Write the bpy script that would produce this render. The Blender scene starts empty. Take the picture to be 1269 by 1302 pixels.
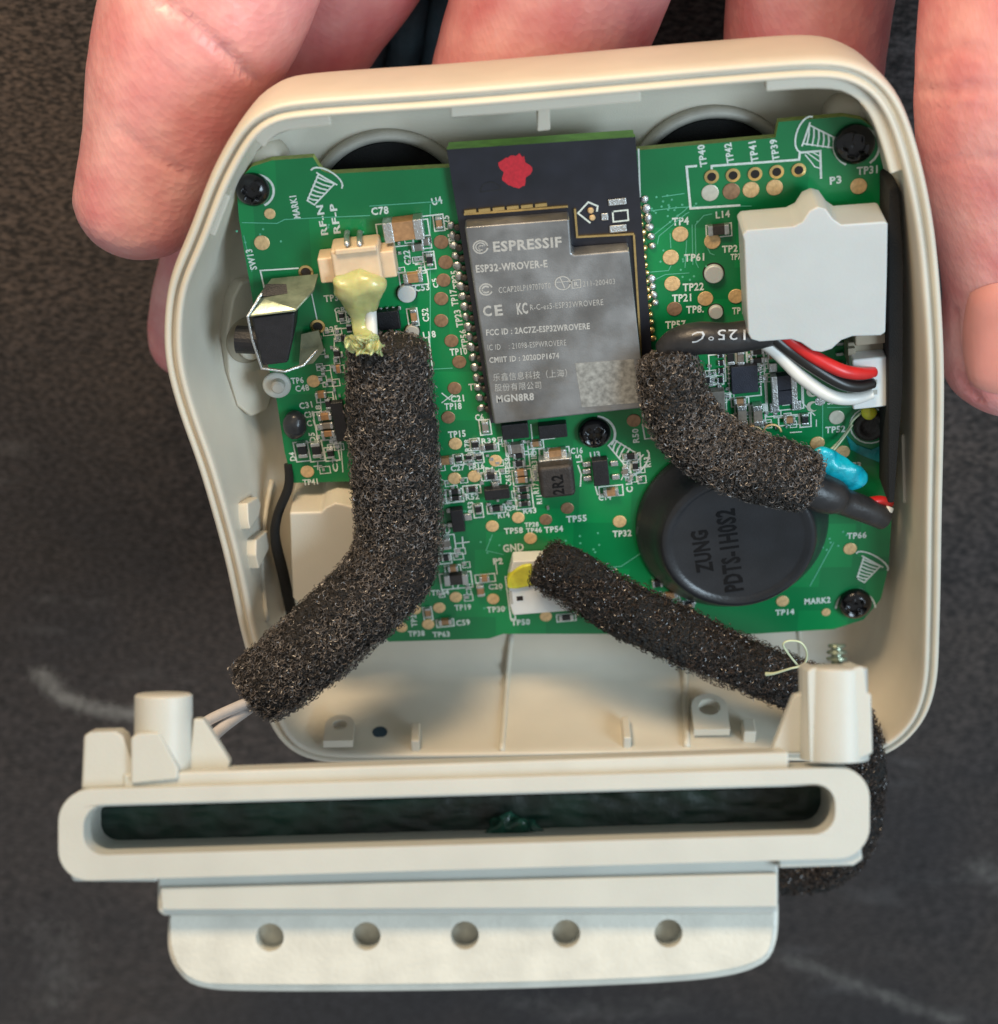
import bpy, bmesh, math, random
import numpy as np
from mathutils import Vector, Matrix, noise
from mathutils.geometry import tessellate_polygon
from mathutils.bvhtree import BVHTree
random.seed(4); rng = np.random.default_rng(4)
S = bpy.context.scene; COL = S.collection
# ------------------------------------------------------------------ camera (1 unit = 1 cm, board top is z = 0)
TH = math.radians(31); F = 2300.0; CX, CY = 634.5, 651.0
CR = Vector((1, 0, 0)); CU = Vector((0, math.cos(TH), -math.sin(TH))); CD = Vector((0, -math.sin(TH), -math.cos(TH)))
CZ = 16.57; CAM = -CD * (CZ / math.cos(TH))
cd = bpy.data.cameras.new('camera'); cam = bpy.data.objects.new('camera', cd); COL.objects.link(cam)
cam.matrix_world = Matrix.Translation(CAM) @ Matrix((CR, CU, -CD)).transposed().to_4x4()
cd.sensor_fit = 'HORIZONTAL'; cd.sensor_width = 36; cd.lens = F / 1269 * 36
cd.clip_start = .1; cd.clip_end = 400
cd.dof.use_dof = True; cd.dof.focus_distance = 18.2; cd.dof.aperture_fstop = .27
S.camera = cam
# ------------------------------------------------------------------ light
w = bpy.data.worlds.new('World'); S.world = w; w.use_nodes = True
bg = w.node_tree.nodes['Background']; bg.inputs[0].default_value = (.80, .82, .82, 1); bg.inputs[1].default_value = .45
def area(name, loc, tgt, sx, sy, e, c):
    l = bpy.data.lights.new(name, 'AREA'); l.shape = 'RECTANGLE'; l.size = sx; l.size_y = sy; l.energy = e; l.color = c
    o = bpy.data.objects.new(name, l); COL.objects.link(o); o.location = loc
    o.rotation_euler = (Vector(tgt) - Vector(loc)).to_track_quat('-Z', 'Y').to_euler()
area('warm_lamp', (-5, 20, 8.5), (0, 0, 0), 7, 4.5, 4700, (1, .75, .48))
area('window_light', (21, 6, 24), (0, 0, 0), 14, 12, 7800, (.68, .86, 1))
S.view_settings.view_transform = 'Standard'; S.view_settings.look = 'None'; S.view_settings.exposure = 0; S.view_settings.gamma = 1
S.render.engine = 'CYCLES'

# ------------------------------------------------------------------ pixel -> place
def ray(px, py): return CR * ((px - CX) / F) + CU * ((CY - py) / F) + CD
def P(px, py, z=0.0):
    d = ray(px, py); return CAM + d * ((z - CZ) / d.z)
def W(px, py, dep): return CAM + ray(px, py) * dep
def dep(px, py, z=0.0): return (z - CZ) / ray(px, py).z
PHI = math.radians(6.5)
BX = Vector((math.cos(PHI), math.sin(PHI), 0)); BY = Vector((-math.sin(PHI), math.cos(PHI), 0))
def cmx(px, py, n, z=0.0): return n * dep(px, py, z) / F
def cmy(px, py, n, z=0.0): return n * dep(px, py, z) / F / .92
# ------------------------------------------------------------------ materials
def mat(name, c, rough=.5, metal=0, var=.12, vs=6, bump=0, bs=40, coat=0, sss=0, c2=None, trans=0, spec=.5, alpha=1, detail=4):
    m = bpy.data.materials.new(name); m.use_nodes = True; t = m.node_tree; n = t.nodes; b = n['Principled BSDF']
    tc = n.new('ShaderNodeTexCoord'); nz = n.new('ShaderNodeTexNoise'); nz.inputs['Scale'].default_value = vs; nz.inputs['Detail'].default_value = detail
    t.links.new(tc.outputs['Object'], nz.inputs['Vector'])
    r = n.new('ShaderNodeValToRGB'); r.color_ramp.elements[0].position = .3; r.color_ramp.elements[1].position = .7
    a = tuple(max(0, x * (1 - var)) for x in c); d = c2 or tuple(min(1, x * (1 + var)) for x in c)
    r.color_ramp.elements[0].color = (*a, 1); r.color_ramp.elements[1].color = (*d, 1)
    t.links.new(nz.outputs['Fac'], r.inputs['Fac']); t.links.new(r.outputs['Color'], b.inputs['Base Color'])
    b.inputs['Roughness'].default_value = rough; b.inputs['Metallic'].default_value = metal
    b.inputs['Coat Weight'].default_value = coat; b.inputs['Coat Roughness'].default_value = .15
    b.inputs['Specular IOR Level'].default_value = spec
    b.inputs['Transmission Weight'].default_value = trans
    if sss:
        b.inputs['Subsurface Weight'].default_value = sss; b.inputs['Subsurface Radius'].default_value = (1, .32, .18); b.inputs['Subsurface Scale'].default_value = .25
    if bump:
        n2 = n.new('ShaderNodeTexNoise'); n2.inputs['Scale'].default_value = bs; n2.inputs['Detail'].default_value = 3
        t.links.new(tc.outputs['Object'], n2.inputs['Vector'])
        bp = n.new('ShaderNodeBump'); bp.inputs['Strength'].default_value = bump; bp.inputs['Distance'].default_value = .02
        t.links.new(n2.outputs['Fac'], bp.inputs['Height']); t.links.new(bp.outputs['Normal'], b.inputs['Normal'])
    return m
M = {}
M['shell'] = mat('ivory_plastic', (.60, .56, .47), .42, var=.05, bump=.12, bs=60, vs=1.5, sss=.06)
M['bracket'] = mat('white_plastic', (.50, .505, .46), .45, var=.05, bump=.15, bs=50, vs=1.5, sss=.06)
M['plate'] = mat('cream_flap', (.62, .61, .54), .32, 0, var=.10, vs=3, bump=.3, bs=25)
M['grey'] = mat('grey_plastic', (.42, .40, .35), .5, var=.08)
M['board_edge'] = mat('board_edge', (.30, .38, .09), .6, var=.2, vs=15)
M['silk'] = mat('white_print', (.66, .72, .66), .6, var=.14, vs=30)
M['trace'] = mat('trace_green', (.01, .18, .085), .35, var=.1)
M['tracel'] = mat('trace_light_green', (.10, .42, .26), .35, var=.1)
M['gold'] = mat('tinned_copper', (.74, .50, .25), .4, .25, var=.18, vs=25, bump=.3, bs=60)
M['gold2'] = mat('dull_copper', (.32, .19, .11), .45, .45, var=.25, vs=25)
M['paleg'] = mat('pale_pad', (.62, .60, .50), .4, .35, var=.1, vs=20)
M['brass'] = mat('bright_gold', (.80, .58, .24), .25, .9, var=.12, vs=20)
M['hole'] = mat('dark_hole', (.015, .01, .008), .8)
M['solder'] = mat('solder', (.58, .60, .60), .3, .85, var=.12, vs=40, bump=.4, bs=70)
M['cap'] = mat('ceramic_tan', (.34, .19, .09), .5, var=.2, vs=20)
M['cap2'] = mat('ceramic_grey', (.20, .18, .155), .4, var=.2, vs=20)
M['res'] = mat('resistor_black', (.014, .014, .016), .4, var=.3, vs=20)
M['ic'] = mat('chip_black', (.012, .012, .015), .45, var=.25, vs=12, bump=.3, bs=90)
M['ic2'] = mat('chip_dark_blue', (.022, .025, .04), .5, var=.2, vs=12, bump=.3, bs=90)
M['induct'] = mat('ferrite', (.035, .03, .028), .5, var=.25, vs=12, bump=.4, bs=60)
M['mod'] = mat('black_solder_mask', (.014, .015, .023), .38, var=.3, vs=4, coat=.2)
M['modedge'] = mat('module_edge', (.20, .48, .07), .5, var=.2)
M['red'] = mat('red_marker', (.62, .02, .035), .5, var=.15, vs=30)
M['screw'] = mat('black_screw', (.008, .008, .01), .2, .4, coat=.4)
M['white'] = mat('white_silicone', (.49, .525, .53), .42, var=.03, vs=2, sss=.15, bump=.08, bs=30)
M['cream'] = mat('cream_nylon', (.66, .50, .34), .5, var=.08, vs=8, sss=.1)
M['plug'] = mat('white_nylon', (.72, .73, .71), .42, var=.04, sss=.1)
M['sock'] = mat('beige_socket', (.30, .26, .19), .5, var=.12)
M['glue'] = mat('yellow_green_glue', (.60, .60, .26), .3, var=.12, vs=10, sss=.5, bump=.2, bs=12, coat=.4, trans=.25)
M['glue2'] = mat('yellow_glue', (.66, .62, .05), .35, var=.15, vs=10, sss=.3)
M['cyan'] = mat('cyan_compound', (.005, .36, .46), .3, var=.3, vs=8, bump=.8, bs=14, coat=.3)
M['wred'] = mat('red_wire_skin', (.55, .02, .02), .35, var=.1)
M['wblk'] = mat('black_wire_skin', (.012, .012, .012), .35)
M['wwht'] = mat('white_wire_skin', (.70, .70, .66), .4, var=.05)
M['wpnk'] = mat('pale_wire_skin', (.74, .70, .68), .4, var=.05)
M['rubber'] = mat('black_rubber', (.018, .020, .024), .30, var=.2, vs=3, bump=.12, bs=30)
M['shrink'] = mat('heat_shrink', (.022, .022, .024), .38, var=.3, vs=5, bump=.2, bs=20)
M['emb'] = mat('dark_letters', (.009, .009, .010), .9, spec=.15)
M['foamstrip'] = mat('black_foam_strip', (.006, .006, .006), .95, bump=.6, bs=60)
M['etch'] = mat('etched_metal', (.44, .44, .42), .7, .2, var=.15, vs=20)
M['print'] = mat('grey_print', (.50, .53, .56), .6, var=.1)
M['mirror'] = mat('sheet_metal', (.26, .30, .22), .34, .85, var=.3, vs=5, bump=.15, bs=12)
M['nail'] = mat('nail', (.76, .32, .27), .28, var=.06, vs=3, sss=.3, coat=.3)
M['bcloth'] = mat('slate_blue_cloth', (.07, .16, .22), .9, bump=.5, bs=30)
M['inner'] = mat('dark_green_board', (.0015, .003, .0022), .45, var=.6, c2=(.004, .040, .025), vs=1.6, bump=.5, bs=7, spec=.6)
M['spk'] = mat('speaker_mesh', (.003, .003, .003), .95, bump=.7, bs=70)
# solder mask with copper pour tone
def board_mat():
    m = mat('green_solder_mask', (.003, .225, .062), .34, var=.12, vs=1.2, coat=.1, bump=.05, bs=30)
    t = m.node_tree; n = t.nodes; b = n['Principled BSDF']
    src = b.inputs['Base Color'].links[0].from_socket
    tc = n.new('ShaderNodeTexCoord'); sp = n.new('ShaderNodeSeparateXYZ'); t.links.new(tc.outputs['Object'], sp.inputs[0])
    vo = n.new('ShaderNodeTexVoronoi'); vo.inputs['Scale'].default_value = 1.3; vo.distance = 'CHEBYCHEV'; vo.feature = 'F1'
    t.links.new(tc.outputs['Object'], vo.inputs['Vector'])
    th = n.new('ShaderNodeMath'); th.operation = 'GREATER_THAN'; th.inputs[1].default_value = .36; t.links.new(vo.outputs['Distance'], th.inputs[0])
    mx = n.new('ShaderNodeMix'); mx.data_type = 'RGBA'; mx.blend_type = 'MULTIPLY'; t.links.new(th.outputs[0], mx.inputs[0])
    t.links.new(src, mx.inputs[6]); mx.inputs[7].default_value = (.8, .8, .85, 1); t.links.new(mx.outputs[2], b.inputs['Base Color'])
    return m
M['board'] = board_mat()
def shield_mat():
    m = mat('brushed_shield', (.31, .315, .32), .33, .8, var=.3, vs=2.2, bump=.08, bs=60, detail=8)
    t = m.node_tree; n = t.nodes; b = n['Principled BSDF']
    tc = n.new('ShaderNodeTexCoord'); nz = n.new('ShaderNodeTexNoise'); nz.inputs['Scale'].default_value = 3.5; nz.inputs['Detail'].default_value = 9
    t.links.new(tc.outputs['Object'], nz.inputs['Vector'])
    mr = n.new('ShaderNodeMapRange'); mr.inputs[1].default_value = .35; mr.inputs[2].default_value = .65; mr.inputs[3].default_value = .28; mr.inputs[4].default_value = .58
    t.links.new(nz.outputs['Fac'], mr.inputs[0]); t.links.new(mr.outputs[0], b.inputs['Roughness'])
    return m
M['shield'] = shield_mat()
def foam_mat(name, c, c2):
    m = mat(name, c, .75, var=.3, vs=14, c2=c2, bump=0)
    t = m.node_tree; n = t.nodes; b = n['Principled BSDF']
    tc = n.new('ShaderNodeTexCoord'); vo = n.new('ShaderNodeTexVoronoi'); vo.inputs['Scale'].default_value = 34
    t.links.new(tc.outputs['Object'], vo.inputs['Vector'])
    bp = n.new('ShaderNodeBump'); bp.inputs['Strength'].default_value = 1; bp.inputs['Distance'].default_value = .03
    t.links.new(vo.outputs['Distance'], bp.inputs['Height']); t.links.new(bp.outputs['Normal'], b.inputs['Normal'])
    return m
M['foam'] = foam_mat('charcoal_foam', (.010, .009, .008), (.022, .018, .016))
M['fibre'] = mat('foam_strand', (.042, .039, .038), .30, var=.7, vs=20, c2=(.19, .165, .15))
M['foamb'] = foam_mat('black_foam', (.005, .005, .005), (.010, .009, .008))
M['fibreb'] = mat('black_foam_strand', (.016, .012, .010), .26, var=.7, vs=24, c2=(.075, .055, .045))
def skin_mat():
    m = mat('skin', (.72, .25, .26), .40, var=.12, vs=1.6, c2=(.80, .42, .40), sss=.3)
    t = m.node_tree; n = t.nodes; b = n['Principled BSDF']; b.inputs['Subsurface Scale'].default_value = .35
    tc = n.new('ShaderNodeTexCoord'); wv = n.new('ShaderNodeTexWave'); wv.inputs['Scale'].default_value = 7.5; wv.inputs['Distortion'].default_value = 5
    wv.inputs['Detail'].default_value = 1; wv.inputs['Detail Scale'].default_value = .35; wv.rings_direction = 'Z'; wv.wave_type = 'BANDS'; wv.bands_direction = 'DIAGONAL'
    t.links.new(tc.outputs['Object'], wv.inputs['Vector'])
    vo = n.new('ShaderNodeTexVoronoi'); vo.inputs['Scale'].default_value = 11; t.links.new(tc.outputs['Object'], vo.inputs['Vector'])
    b1 = n.new('ShaderNodeBump'); b1.inputs['Strength'].default_value = .06; b1.inputs['Distance'].default_value = .012; t.links.new(wv.outputs['Fac'], b1.inputs['Height'])
    b2 = n.new('ShaderNodeBump'); b2.inputs['Strength'].default_value = .3; b2.inputs['Distance'].default_value = .02; t.links.new(vo.outputs['Distance'], b2.inputs['Height'])
    t.links.new(b1.outputs['Normal'], b2.inputs['Normal']); t.links.new(b2.outputs['Normal'], b.inputs['Normal'])
    return m
M['skin'] = skin_mat()
def cloth_mat():
    m = bpy.data.materials.new('charcoal_felt'); m.use_nodes = True; t = m.node_tree; n = t.nodes; b = n['Principled BSDF']; L = t.links.new
    tc = n.new('ShaderNodeTexCoord')
    def nz(s, d, st=None):
        k = n.new('ShaderNodeTexNoise'); k.inputs['Scale'].default_value = s; k.inputs['Detail'].default_value = d
        if st:
            mp = n.new('ShaderNodeMapping'); mp.inputs['Scale'].default_value = st; mp.inputs['Rotation'].default_value = (0, 0, .5); L(tc.outputs['Object'], mp.inputs[0]); L(mp.outputs[0], k.inputs['Vector'])
        else: L(tc.outputs['Object'], k.inputs['Vector'])
        return k
    def ramp(src, p0, c0, p1, c1):
        r = n.new('ShaderNodeValToRGB'); r.color_ramp.elements[0].position = p0; r.color_ramp.elements[1].position = p1
        r.color_ramp.elements[0].color = (*c0, 1); r.color_ramp.elements[1].color = (*c1, 1); L(src, r.inputs[0]); return r
    a = ramp(nz(.13, 4).outputs['Fac'], .38, (.016, .0155, .019), .6, (.043, .034, .030))
    g = ramp(nz(11, 5, (1, 2.2, 1)).outputs['Fac'], .38, (.22, .22, .22), .68, (2.5, 2.4, 2.3))
    sc = ramp(nz(.55, 6, (1, 3, 1)).outputs['Fac'], .60, (0, 0, 0), .80, (.05, .05, .05))
    m1 = n.new('ShaderNodeMix'); m1.data_type = 'RGBA'; m1.blend_type = 'MULTIPLY'; m1.inputs[0].default_value = 1; L(a.outputs[0], m1.inputs[6]); L(g.outputs[0], m1.inputs[7])
    m2 = n.new('ShaderNodeMix'); m2.data_type = 'RGBA'; m2.blend_type = 'ADD'; m2.inputs[0].default_value = 1; L(m1.outputs[2], m2.inputs[6]); L(sc.outputs[0], m2.inputs[7])
    L(m2.outputs[2], b.inputs['Base Color']); b.inputs['Roughness'].default_value = .9; b.inputs['Sheen Weight'].default_value = .15
    bp = n.new('ShaderNodeBump'); bp.inputs['Strength'].default_value = .7; bp.inputs['Distance'].default_value = .06; L(nz(9, 5).outputs['Fac'], bp.inputs['Height']); L(bp.outputs[0], b.inputs['Normal'])
    return m
M['cloth'] = cloth_mat()

# ------------------------------------------------------------------ object helpers
WL = {}   # world origin of each object (parents are translated, only leaf pieces rotate)
def tag(o, label=None, cat=None, group=None, kind=None):
    if label: o['label'] = label
    if cat: o['category'] = cat
    if group: o['group'] = group
    if kind: o['kind'] = kind
    return o
def root(name, loc, label, cat, group=None):
    o = bpy.data.objects.new(name, None); COL.objects.link(o); o.empty_display_size = .2; o.location = loc; WL[o.name] = Vector(loc)
    return tag(o, label, cat, group)
def mesh(name, V, Fc, m, smooth=False, recalc=True):
    me = bpy.data.meshes.new(name); me.from_pydata([tuple(v) for v in V], [], [tuple(int(i) for i in f) for f in Fc]); me.update()
    if recalc:
        b = bmesh.new(); b.from_mesh(me); bmesh.ops.recalc_face_normals(b, faces=b.faces); b.to_mesh(me); b.free()
    if smooth: me.polygons.foreach_set('use_smooth', [True] * len(me.polygons))
    me.materials.append(m); return me
def obj(name, vf, m, parent=None, smooth=False, bevel=0, recalc=True, seg=2, kind=None, label=None):
    V, Fc = vf; A = np.array([tuple(v) for v in V], float); o0 = (A.min(0) + A.max(0)) / 2; o0[2] = A[:, 2].min()
    me = mesh(name, A - o0, Fc, m, smooth or bevel > 0, recalc)
    return place(name, me, Vector(o0), parent, bevel, seg, kind, label)
def place(name, me, loc, parent=None, bevel=0, seg=2, kind=None, label=None, rz=0):
    o = bpy.data.objects.new(name, me); COL.objects.link(o); WL[o.name] = Vector(loc)
    if parent:
        o.parent = parent; o.location = Vector(loc) - WL[parent.name]
    else: o.location = loc
    o.rotation_euler = (0, 0, rz)
    if bevel:
        b = o.modifiers.new('bevel', 'BEVEL'); b.width = bevel; b.segments = seg; b.limit_method = 'ANGLE'; b.angle_limit = math.radians(40); b.harden_normals = True
    if kind: o['kind'] = kind
    if label: o['label'] = label
    return o
def join(parts):
    V = []; Fc = []
    for v, f in parts:
        n = len(V); V += [tuple(x) for x in v]; Fc += [tuple(i + n for i in q) for q in f]
    return V, Fc
def prism(loops, vec):
    """loops: list of lists of points (first outer, rest holes) -> extruded by vec"""
    flat = [Vector(p) for l in loops for p in l]; N = len(flat); vec = Vector(vec)
    V = flat + [p + vec for p in flat]; Fc = []
    for t in tessellate_polygon([[Vector(p) for p in l] for l in loops]):
        Fc.append(tuple(t)); Fc.append(tuple(i + N for i in reversed(t)))
    k = 0
    for l in loops:
        n = len(l)
        for i in range(n):
            a, b = k + i, k + (i + 1) % n; Fc.append((a, b, b + N, a + N))
        k += n
    return V, Fc
def box(c, x, y, z):
    c = Vector(c); x = Vector(x) / 2; y = Vector(y) / 2; z = Vector(z) / 2
    V = [c + x * a + y * b + z * d for a in (-1, 1) for b in (-1, 1) for d in (-1, 1)]
    return V, [(0, 1, 3, 2), (4, 6, 7, 5), (0, 4, 5, 1), (2, 3, 7, 6), (0, 2, 6, 4), (1, 5, 7, 3)]
def bbox(px, py, wp, hp, z0, z1, rot=0):
    """board aligned box whose top centre shows at a pixel, size in pixels"""
    c = P(px, py, z1); a = cmx(px, py, wp, z1); b = cmy(px, py, hp, z1)
    X = BX * math.cos(rot) + BY * math.sin(rot); Y = BY * math.cos(rot) - BX * math.sin(rot)
    c.z = (z0 + z1) / 2; return box(c, X * a, Y * b, (0, 0, z1 - z0))
def lathe(c, prof, n=40, ax=None, X=None):
    c = Vector(c); A = Vector(ax or (0, 0, 1)).normalized(); X = Vector(X) if X else A.orthogonal().normalized(); Y = A.cross(X)
    V = []; Fc = []
    for r, h in prof:
        for i in range(n):
            t = 2 * math.pi * i / n; V.append(c + X * (r * math.cos(t)) + Y * (r * math.sin(t)) + A * h)
    for j in range(len(prof) - 1):
        for i in range(n): Fc.append((j * n + i, j * n + (i + 1) % n, (j + 1) * n + (i + 1) % n, (j + 1) * n + i))
    Fc.append(tuple(range(n))[::-1]); Fc.append(tuple((len(prof) - 1) * n + i for i in range(n)))
    return V, Fc
def crom(pts, n, closed=False):
    pts = np.array(pts, float); m = len(pts); out = []
    segs = m if closed else m - 1
    per = [np.linalg.norm(pts[(i + 1) % m][:3] - pts[i][:3]) for i in range(segs)]; tot = sum(per); 
    cum = np.concatenate([[0], np.cumsum(per)])
    for k in range(n):
        s = tot * k / (n if closed else n - 1); i = min(segs - 1, int(np.searchsorted(cum, s, 'right') - 1)); u = (s - cum[i]) / max(per[i], 1e-9)
        g = lambda j: pts[j % m] if closed else pts[max(0, min(m - 1, j))]
        p0, p1, p2, p3 = g(i - 1), g(i), g(i + 1), g(i + 2)
        out.append(.5 * ((2 * p1) + (-p0 + p2) * u + (2 * p0 - 5 * p1 + 4 * p2 - p3) * u * u + (-p0 + 3 * p1 - 3 * p2 + p3) * u ** 3))
    return np.array(out)
def path3(pts):  # (px,py,z,rpx) -> (x,y,z,r)
    return [(*P(a, b, z), r * dep(a, b, z) / F) for a, b, z, r in pts]
def sweep(path, n=16, nl=40, round_ends=.0, flat=1.0, r=None):
    Q = crom(path, nl); C = Q[:, :3]; R = Q[:, 3] if r is None else np.full(nl, r)
    T = np.gradient(C, axis=0); T /= np.linalg.norm(T, axis=1)[:, None]
    L = np.concatenate([[0], np.cumsum(np.linalg.norm(np.diff(C, axis=0), axis=1))]); tot = L[-1]
    up = np.array([0, 0, 1.]); V = []; N = []
    nrm = np.cross(T[0], up); 
    if np.linalg.norm(nrm) < .1: nrm = np.cross(T[0], [0, 1, 0])
    nrm /= np.linalg.norm(nrm)
    for k in range(nl):
        nrm = nrm - T[k] * nrm.dot(T[k]); nrm /= np.linalg.norm(nrm); b = np.cross(T[k], nrm); e = 1
        if round_ends:
            for s in (L[k], tot - L[k]):
                q = round_ends
                if s < q: e *= math.sqrt(max(.0009, 1 - (1 - s / q) ** 2))
        for i in range(n):
            t = 2 * math.pi * i / n; dv = nrm * math.cos(t) + b * math.sin(t) * flat; V.append(C[k] + dv * R[k] * e); N.append(dv)
    Fc = [(k * n + i, k * n + (i + 1) % n, (k + 1) * n + (i + 1) % n, (k + 1) * n + i) for k in range(nl - 1) for i in range(n)]
    Fc.append(tuple(range(n))[::-1]); Fc.append(tuple((nl - 1) * n + i for i in range(n)))
    return V, Fc
def disc(px, py, rpx, z=.004, h=.01, n=20, wob=0):
    c = P(px, py, z); r = cmx(px, py, rpx)
    return prism([[c + Vector((math.cos(2 * math.pi * i / n), math.sin(2 * math.pi * i / n), 0)) * r * (1 + wob * random.uniform(-1, 1)) for i in range(n)]], (0, 0, -h))

# writing: all strings become one batch of text curves
TXT = {}; SMALL = {"125°C", "CCAP20LP197070T0", "211-200403", "乐鑫信息科技（上海）", "股份有限公司", "R-C-es5-ESP32WROVERE", "IC ID    : 21098-ESPWROVERE"}
def glyphs(strings):
    obs = []
    for s in strings:
        if s in TXT: continue
        cu = bpy.data.curves.new('t', 'FONT'); cu.body = s; cu.size = 1; cu.resolution_u = 2; cu.offset = 0 if s in SMALL else .034; cu.space_character = 1.1
        o = bpy.data.objects.new('t', cu); COL.objects.link(o); obs.append((s, o, cu))
    bpy.context.view_layer.update(); dg = bpy.context.evaluated_depsgraph_get()
    for s, o, cu in obs:
        me = bpy.data.meshes.new_from_object(o.evaluated_get(dg)); V = np.array([v.co[:] for v in me.vertices]); Fc = [tuple(p.vertices) for p in me.polygons]
        if len(V):
            lo, hi = V.min(0), V.max(0); V = (V - (lo + hi) / 2) / np.maximum(hi - lo, 1e-6)
        TXT[s] = (V, Fc); bpy.data.objects.remove(o); bpy.data.curves.remove(cu); bpy.data.meshes.remove(me)
def text(s, xl, yl, xr, yr, h, z=.003):
    V, Fc = TXT[s]; a = P(xl, yl, z); b = P(xr, yr, z); X = b - a; c = (a + b) / 2; Y = Vector((-X.y, X.x, 0)).normalized()
    vert = abs(yr - yl) > abs(xr - xl)
    hh = cmx(xl, yl, h, z) if vert else cmy(xl, yl, h, z)
    return [c + X * v[0] + Y * (hh * v[1]) for v in V], Fc
def line(pts, wp, z=.0035, close=False):
    z += random.uniform(0, .0012)
    """flat printed line through pixel points"""
    Q = [P(a, b, z) for a, b in pts]; n = len(Q); out = []
    for i in range(n if close else n - 1):
        a, b = Q[i], Q[(i + 1) % n]; lift = Vector((0, 0, .0005 * (i % 3))); a = a + lift; b = Vector((b.x, b.y, a.z)); d = (b - a)
        if d.length < 1e-6: continue
        d.normalize(); r = cmx(*pts[i], wp) / 2; nn = Vector((-d.y, d.x, 0)) * r; a = a - d * r * .9; b = b + d * r * .9
        out.append(([a - nn, b - nn, b + nn, a + nn], [(0, 1, 2, 3)]))
    return join(out)
def rect(px, py, wp, hp, lw=1.7, gap=0):
    a = cmx(px, py, wp) / 2; b = cmy(px, py, hp) / 2; c = P(px, py, 0); pts = []
    Q = [c - BX * a - BY * b, c + BX * a - BY * b, c + BX * a + BY * b, c - BX * a + BY * b]; out = []; r = cmx(px, py, lw) / 2
    for i in range(4):
        p, q = Q[i], Q[(i + 1) % 4]; d = (q - p).normalized(); nn = Vector((-d.y, d.x, 0)) * r; p = p - d * r; q = q + d * r
        zz = Vector((0, 0, .0035 + .0004 * i)); out.append(([p - nn + zz, q - nn + zz, q + nn + zz, p + nn + zz], [(0, 1, 2, 3)]))
    return join(out)

# ================================================================== SETTING: cloth
nx = 90; V = []; Fc = []
for j in range(nx):
    for i in range(nx):
        x = -26 + 52 * i / (nx - 1); y = -32 + 62 * j / (nx - 1)
        V.append((x, y, -4.2 + .10 * noise.noise(Vector((x * .25, y * .25, 0))) + .03 * noise.noise(Vector((x * .9, y * .5, 3)))))
Fc = [(j * nx + i, j * nx + i + 1, (j + 1) * nx + i + 1, (j + 1) * nx + i) for j in range(nx - 1) for i in range(nx - 1)]
tag(obj('felt_ground', (V, Fc), M['cloth'], smooth=True, recalc=False), 'dark charcoal felt surface lying beneath the opened device', kind='structure')
def table_z(x, y): return -4.2 + .10 * noise.noise(Vector((x * .25, y * .25, 0))) + .03 * noise.noise(Vector((x * .9, y * .5, 3)))
# pale lint smears on the felt: many short fibres
def smear(pts, cnt, spread, seed):
    r = random.Random(seed); V = []; Fc = []; Q = crom([(*P(a, b, -4.15), 0) for a, b in pts], 60)
    for i in range(cnt):
        q = Q[r.randrange(60)]; x = q[0] + r.gauss(0, spread); y = q[1] + r.gauss(0, spread * .7); a = r.gauss(.9, .5); l = r.uniform(.03, .09)
        z = table_z(x, y) + .012; dx, dy = math.cos(a) * l, math.sin(a) * l; n = len(V)
        V += [(x, y, z), (x + dx, y + dy, z + .015), (x + dx - dy * .09, y + dy + dx * .09, z + .015)]; Fc.append((n, n + 1, n + 2))
    return V, Fc
M['lint'] = mat('pale_lint', (.42, .40, .37), .9)
for k, (pts, cnt, sp, lb) in enumerate([([(50, 860), (75, 890), (130, 908), (190, 912)], 2200, .10, 'pale curved scuff of lint on felt left of the bracket'),
        ([(1000, 1225), (1060, 1245), (1150, 1280), (1215, 1300)], 1100, .10, 'pale diagonal scuff of lint on felt at the lower right corner'),
        ([(60, 1180), (80, 1240), (60, 1290)], 700, .25, 'faint dusty scuff on felt at the lower left corner'),
        ([(650, 1275), (760, 1290), (860, 1280)], 500, .22, 'faint dusty scuff on felt below the perforated plate'),
        ([(1240, 1100), (1275, 1130)], 300, .15, 'faint dusty scuff on felt at the right edge below the thumb')]):
    o = obj('lint_scuff', smear(pts, cnt, sp, k), M['lint'], recalc=False); tag(o, lb, 'lint', 'lint scuffs on the felt', 'stuff')

# ================================================================== HOUSING
ZR = .75
outer_px = [(300, 165), (268, 222), (238, 300), (214, 358), (207, 410), (209, 465), (226, 528), (249, 592), (268, 655), (285, 718), (303, 800), (320, 860), (338, 915), (362, 952), (410, 972), (520, 974),
            (700, 972), (900, 970), (1060, 970), (1128, 962), (1172, 926), (1192, 876), (1197, 800), (1200, 650), (1203, 500), (1200, 400), (1190, 290), (1172, 200), (1150, 135), (1125, 100), (1090, 80), (1040, 74), (900, 84), (600, 110), (400, 124), (345, 132), (318, 146)]
NO = 260
OW = crom([(*P(a, b, ZR), 0) for a, b in outer_px], NO, True)[:, :3]
def smooth_closed(A, k):
    for _ in range(k): A = (np.roll(A, 1, 0) + 2 * A + np.roll(A, -1, 0)) / 4
    return A
OW = smooth_closed(OW, 3)
tg = np.roll(OW, -1, 0) - np.roll(OW, 1, 0); tg /= np.linalg.norm(tg, axis=1)[:, None]
NI = np.stack([-tg[:, 1], tg[:, 0], np.zeros(NO)], 1)
NI = smooth_closed(NI, 8)
if (NI[:, 1][np.argmin(OW[:, 1])]) < 0: NI = -NI
prof = [(1.2, -.95), (.8, -.92), (.42, -.80), (.22, -.60), (.11, -.35), (.06, -.1), (.02, .3), (0, .60), (.012, .715), (.03, .745), (.05, .75), (.068, .742), (.078, .715), (.084, .69), (.112, .69), (.118, .735), (.13, .765), (.15, .775), (.172, .768), (.185, .74), (.19, .66), (.20, .45), (.26, .1), (.36, -.28), (.48, -.48), (.68, -.52)]
V = []; Fc = []
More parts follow.
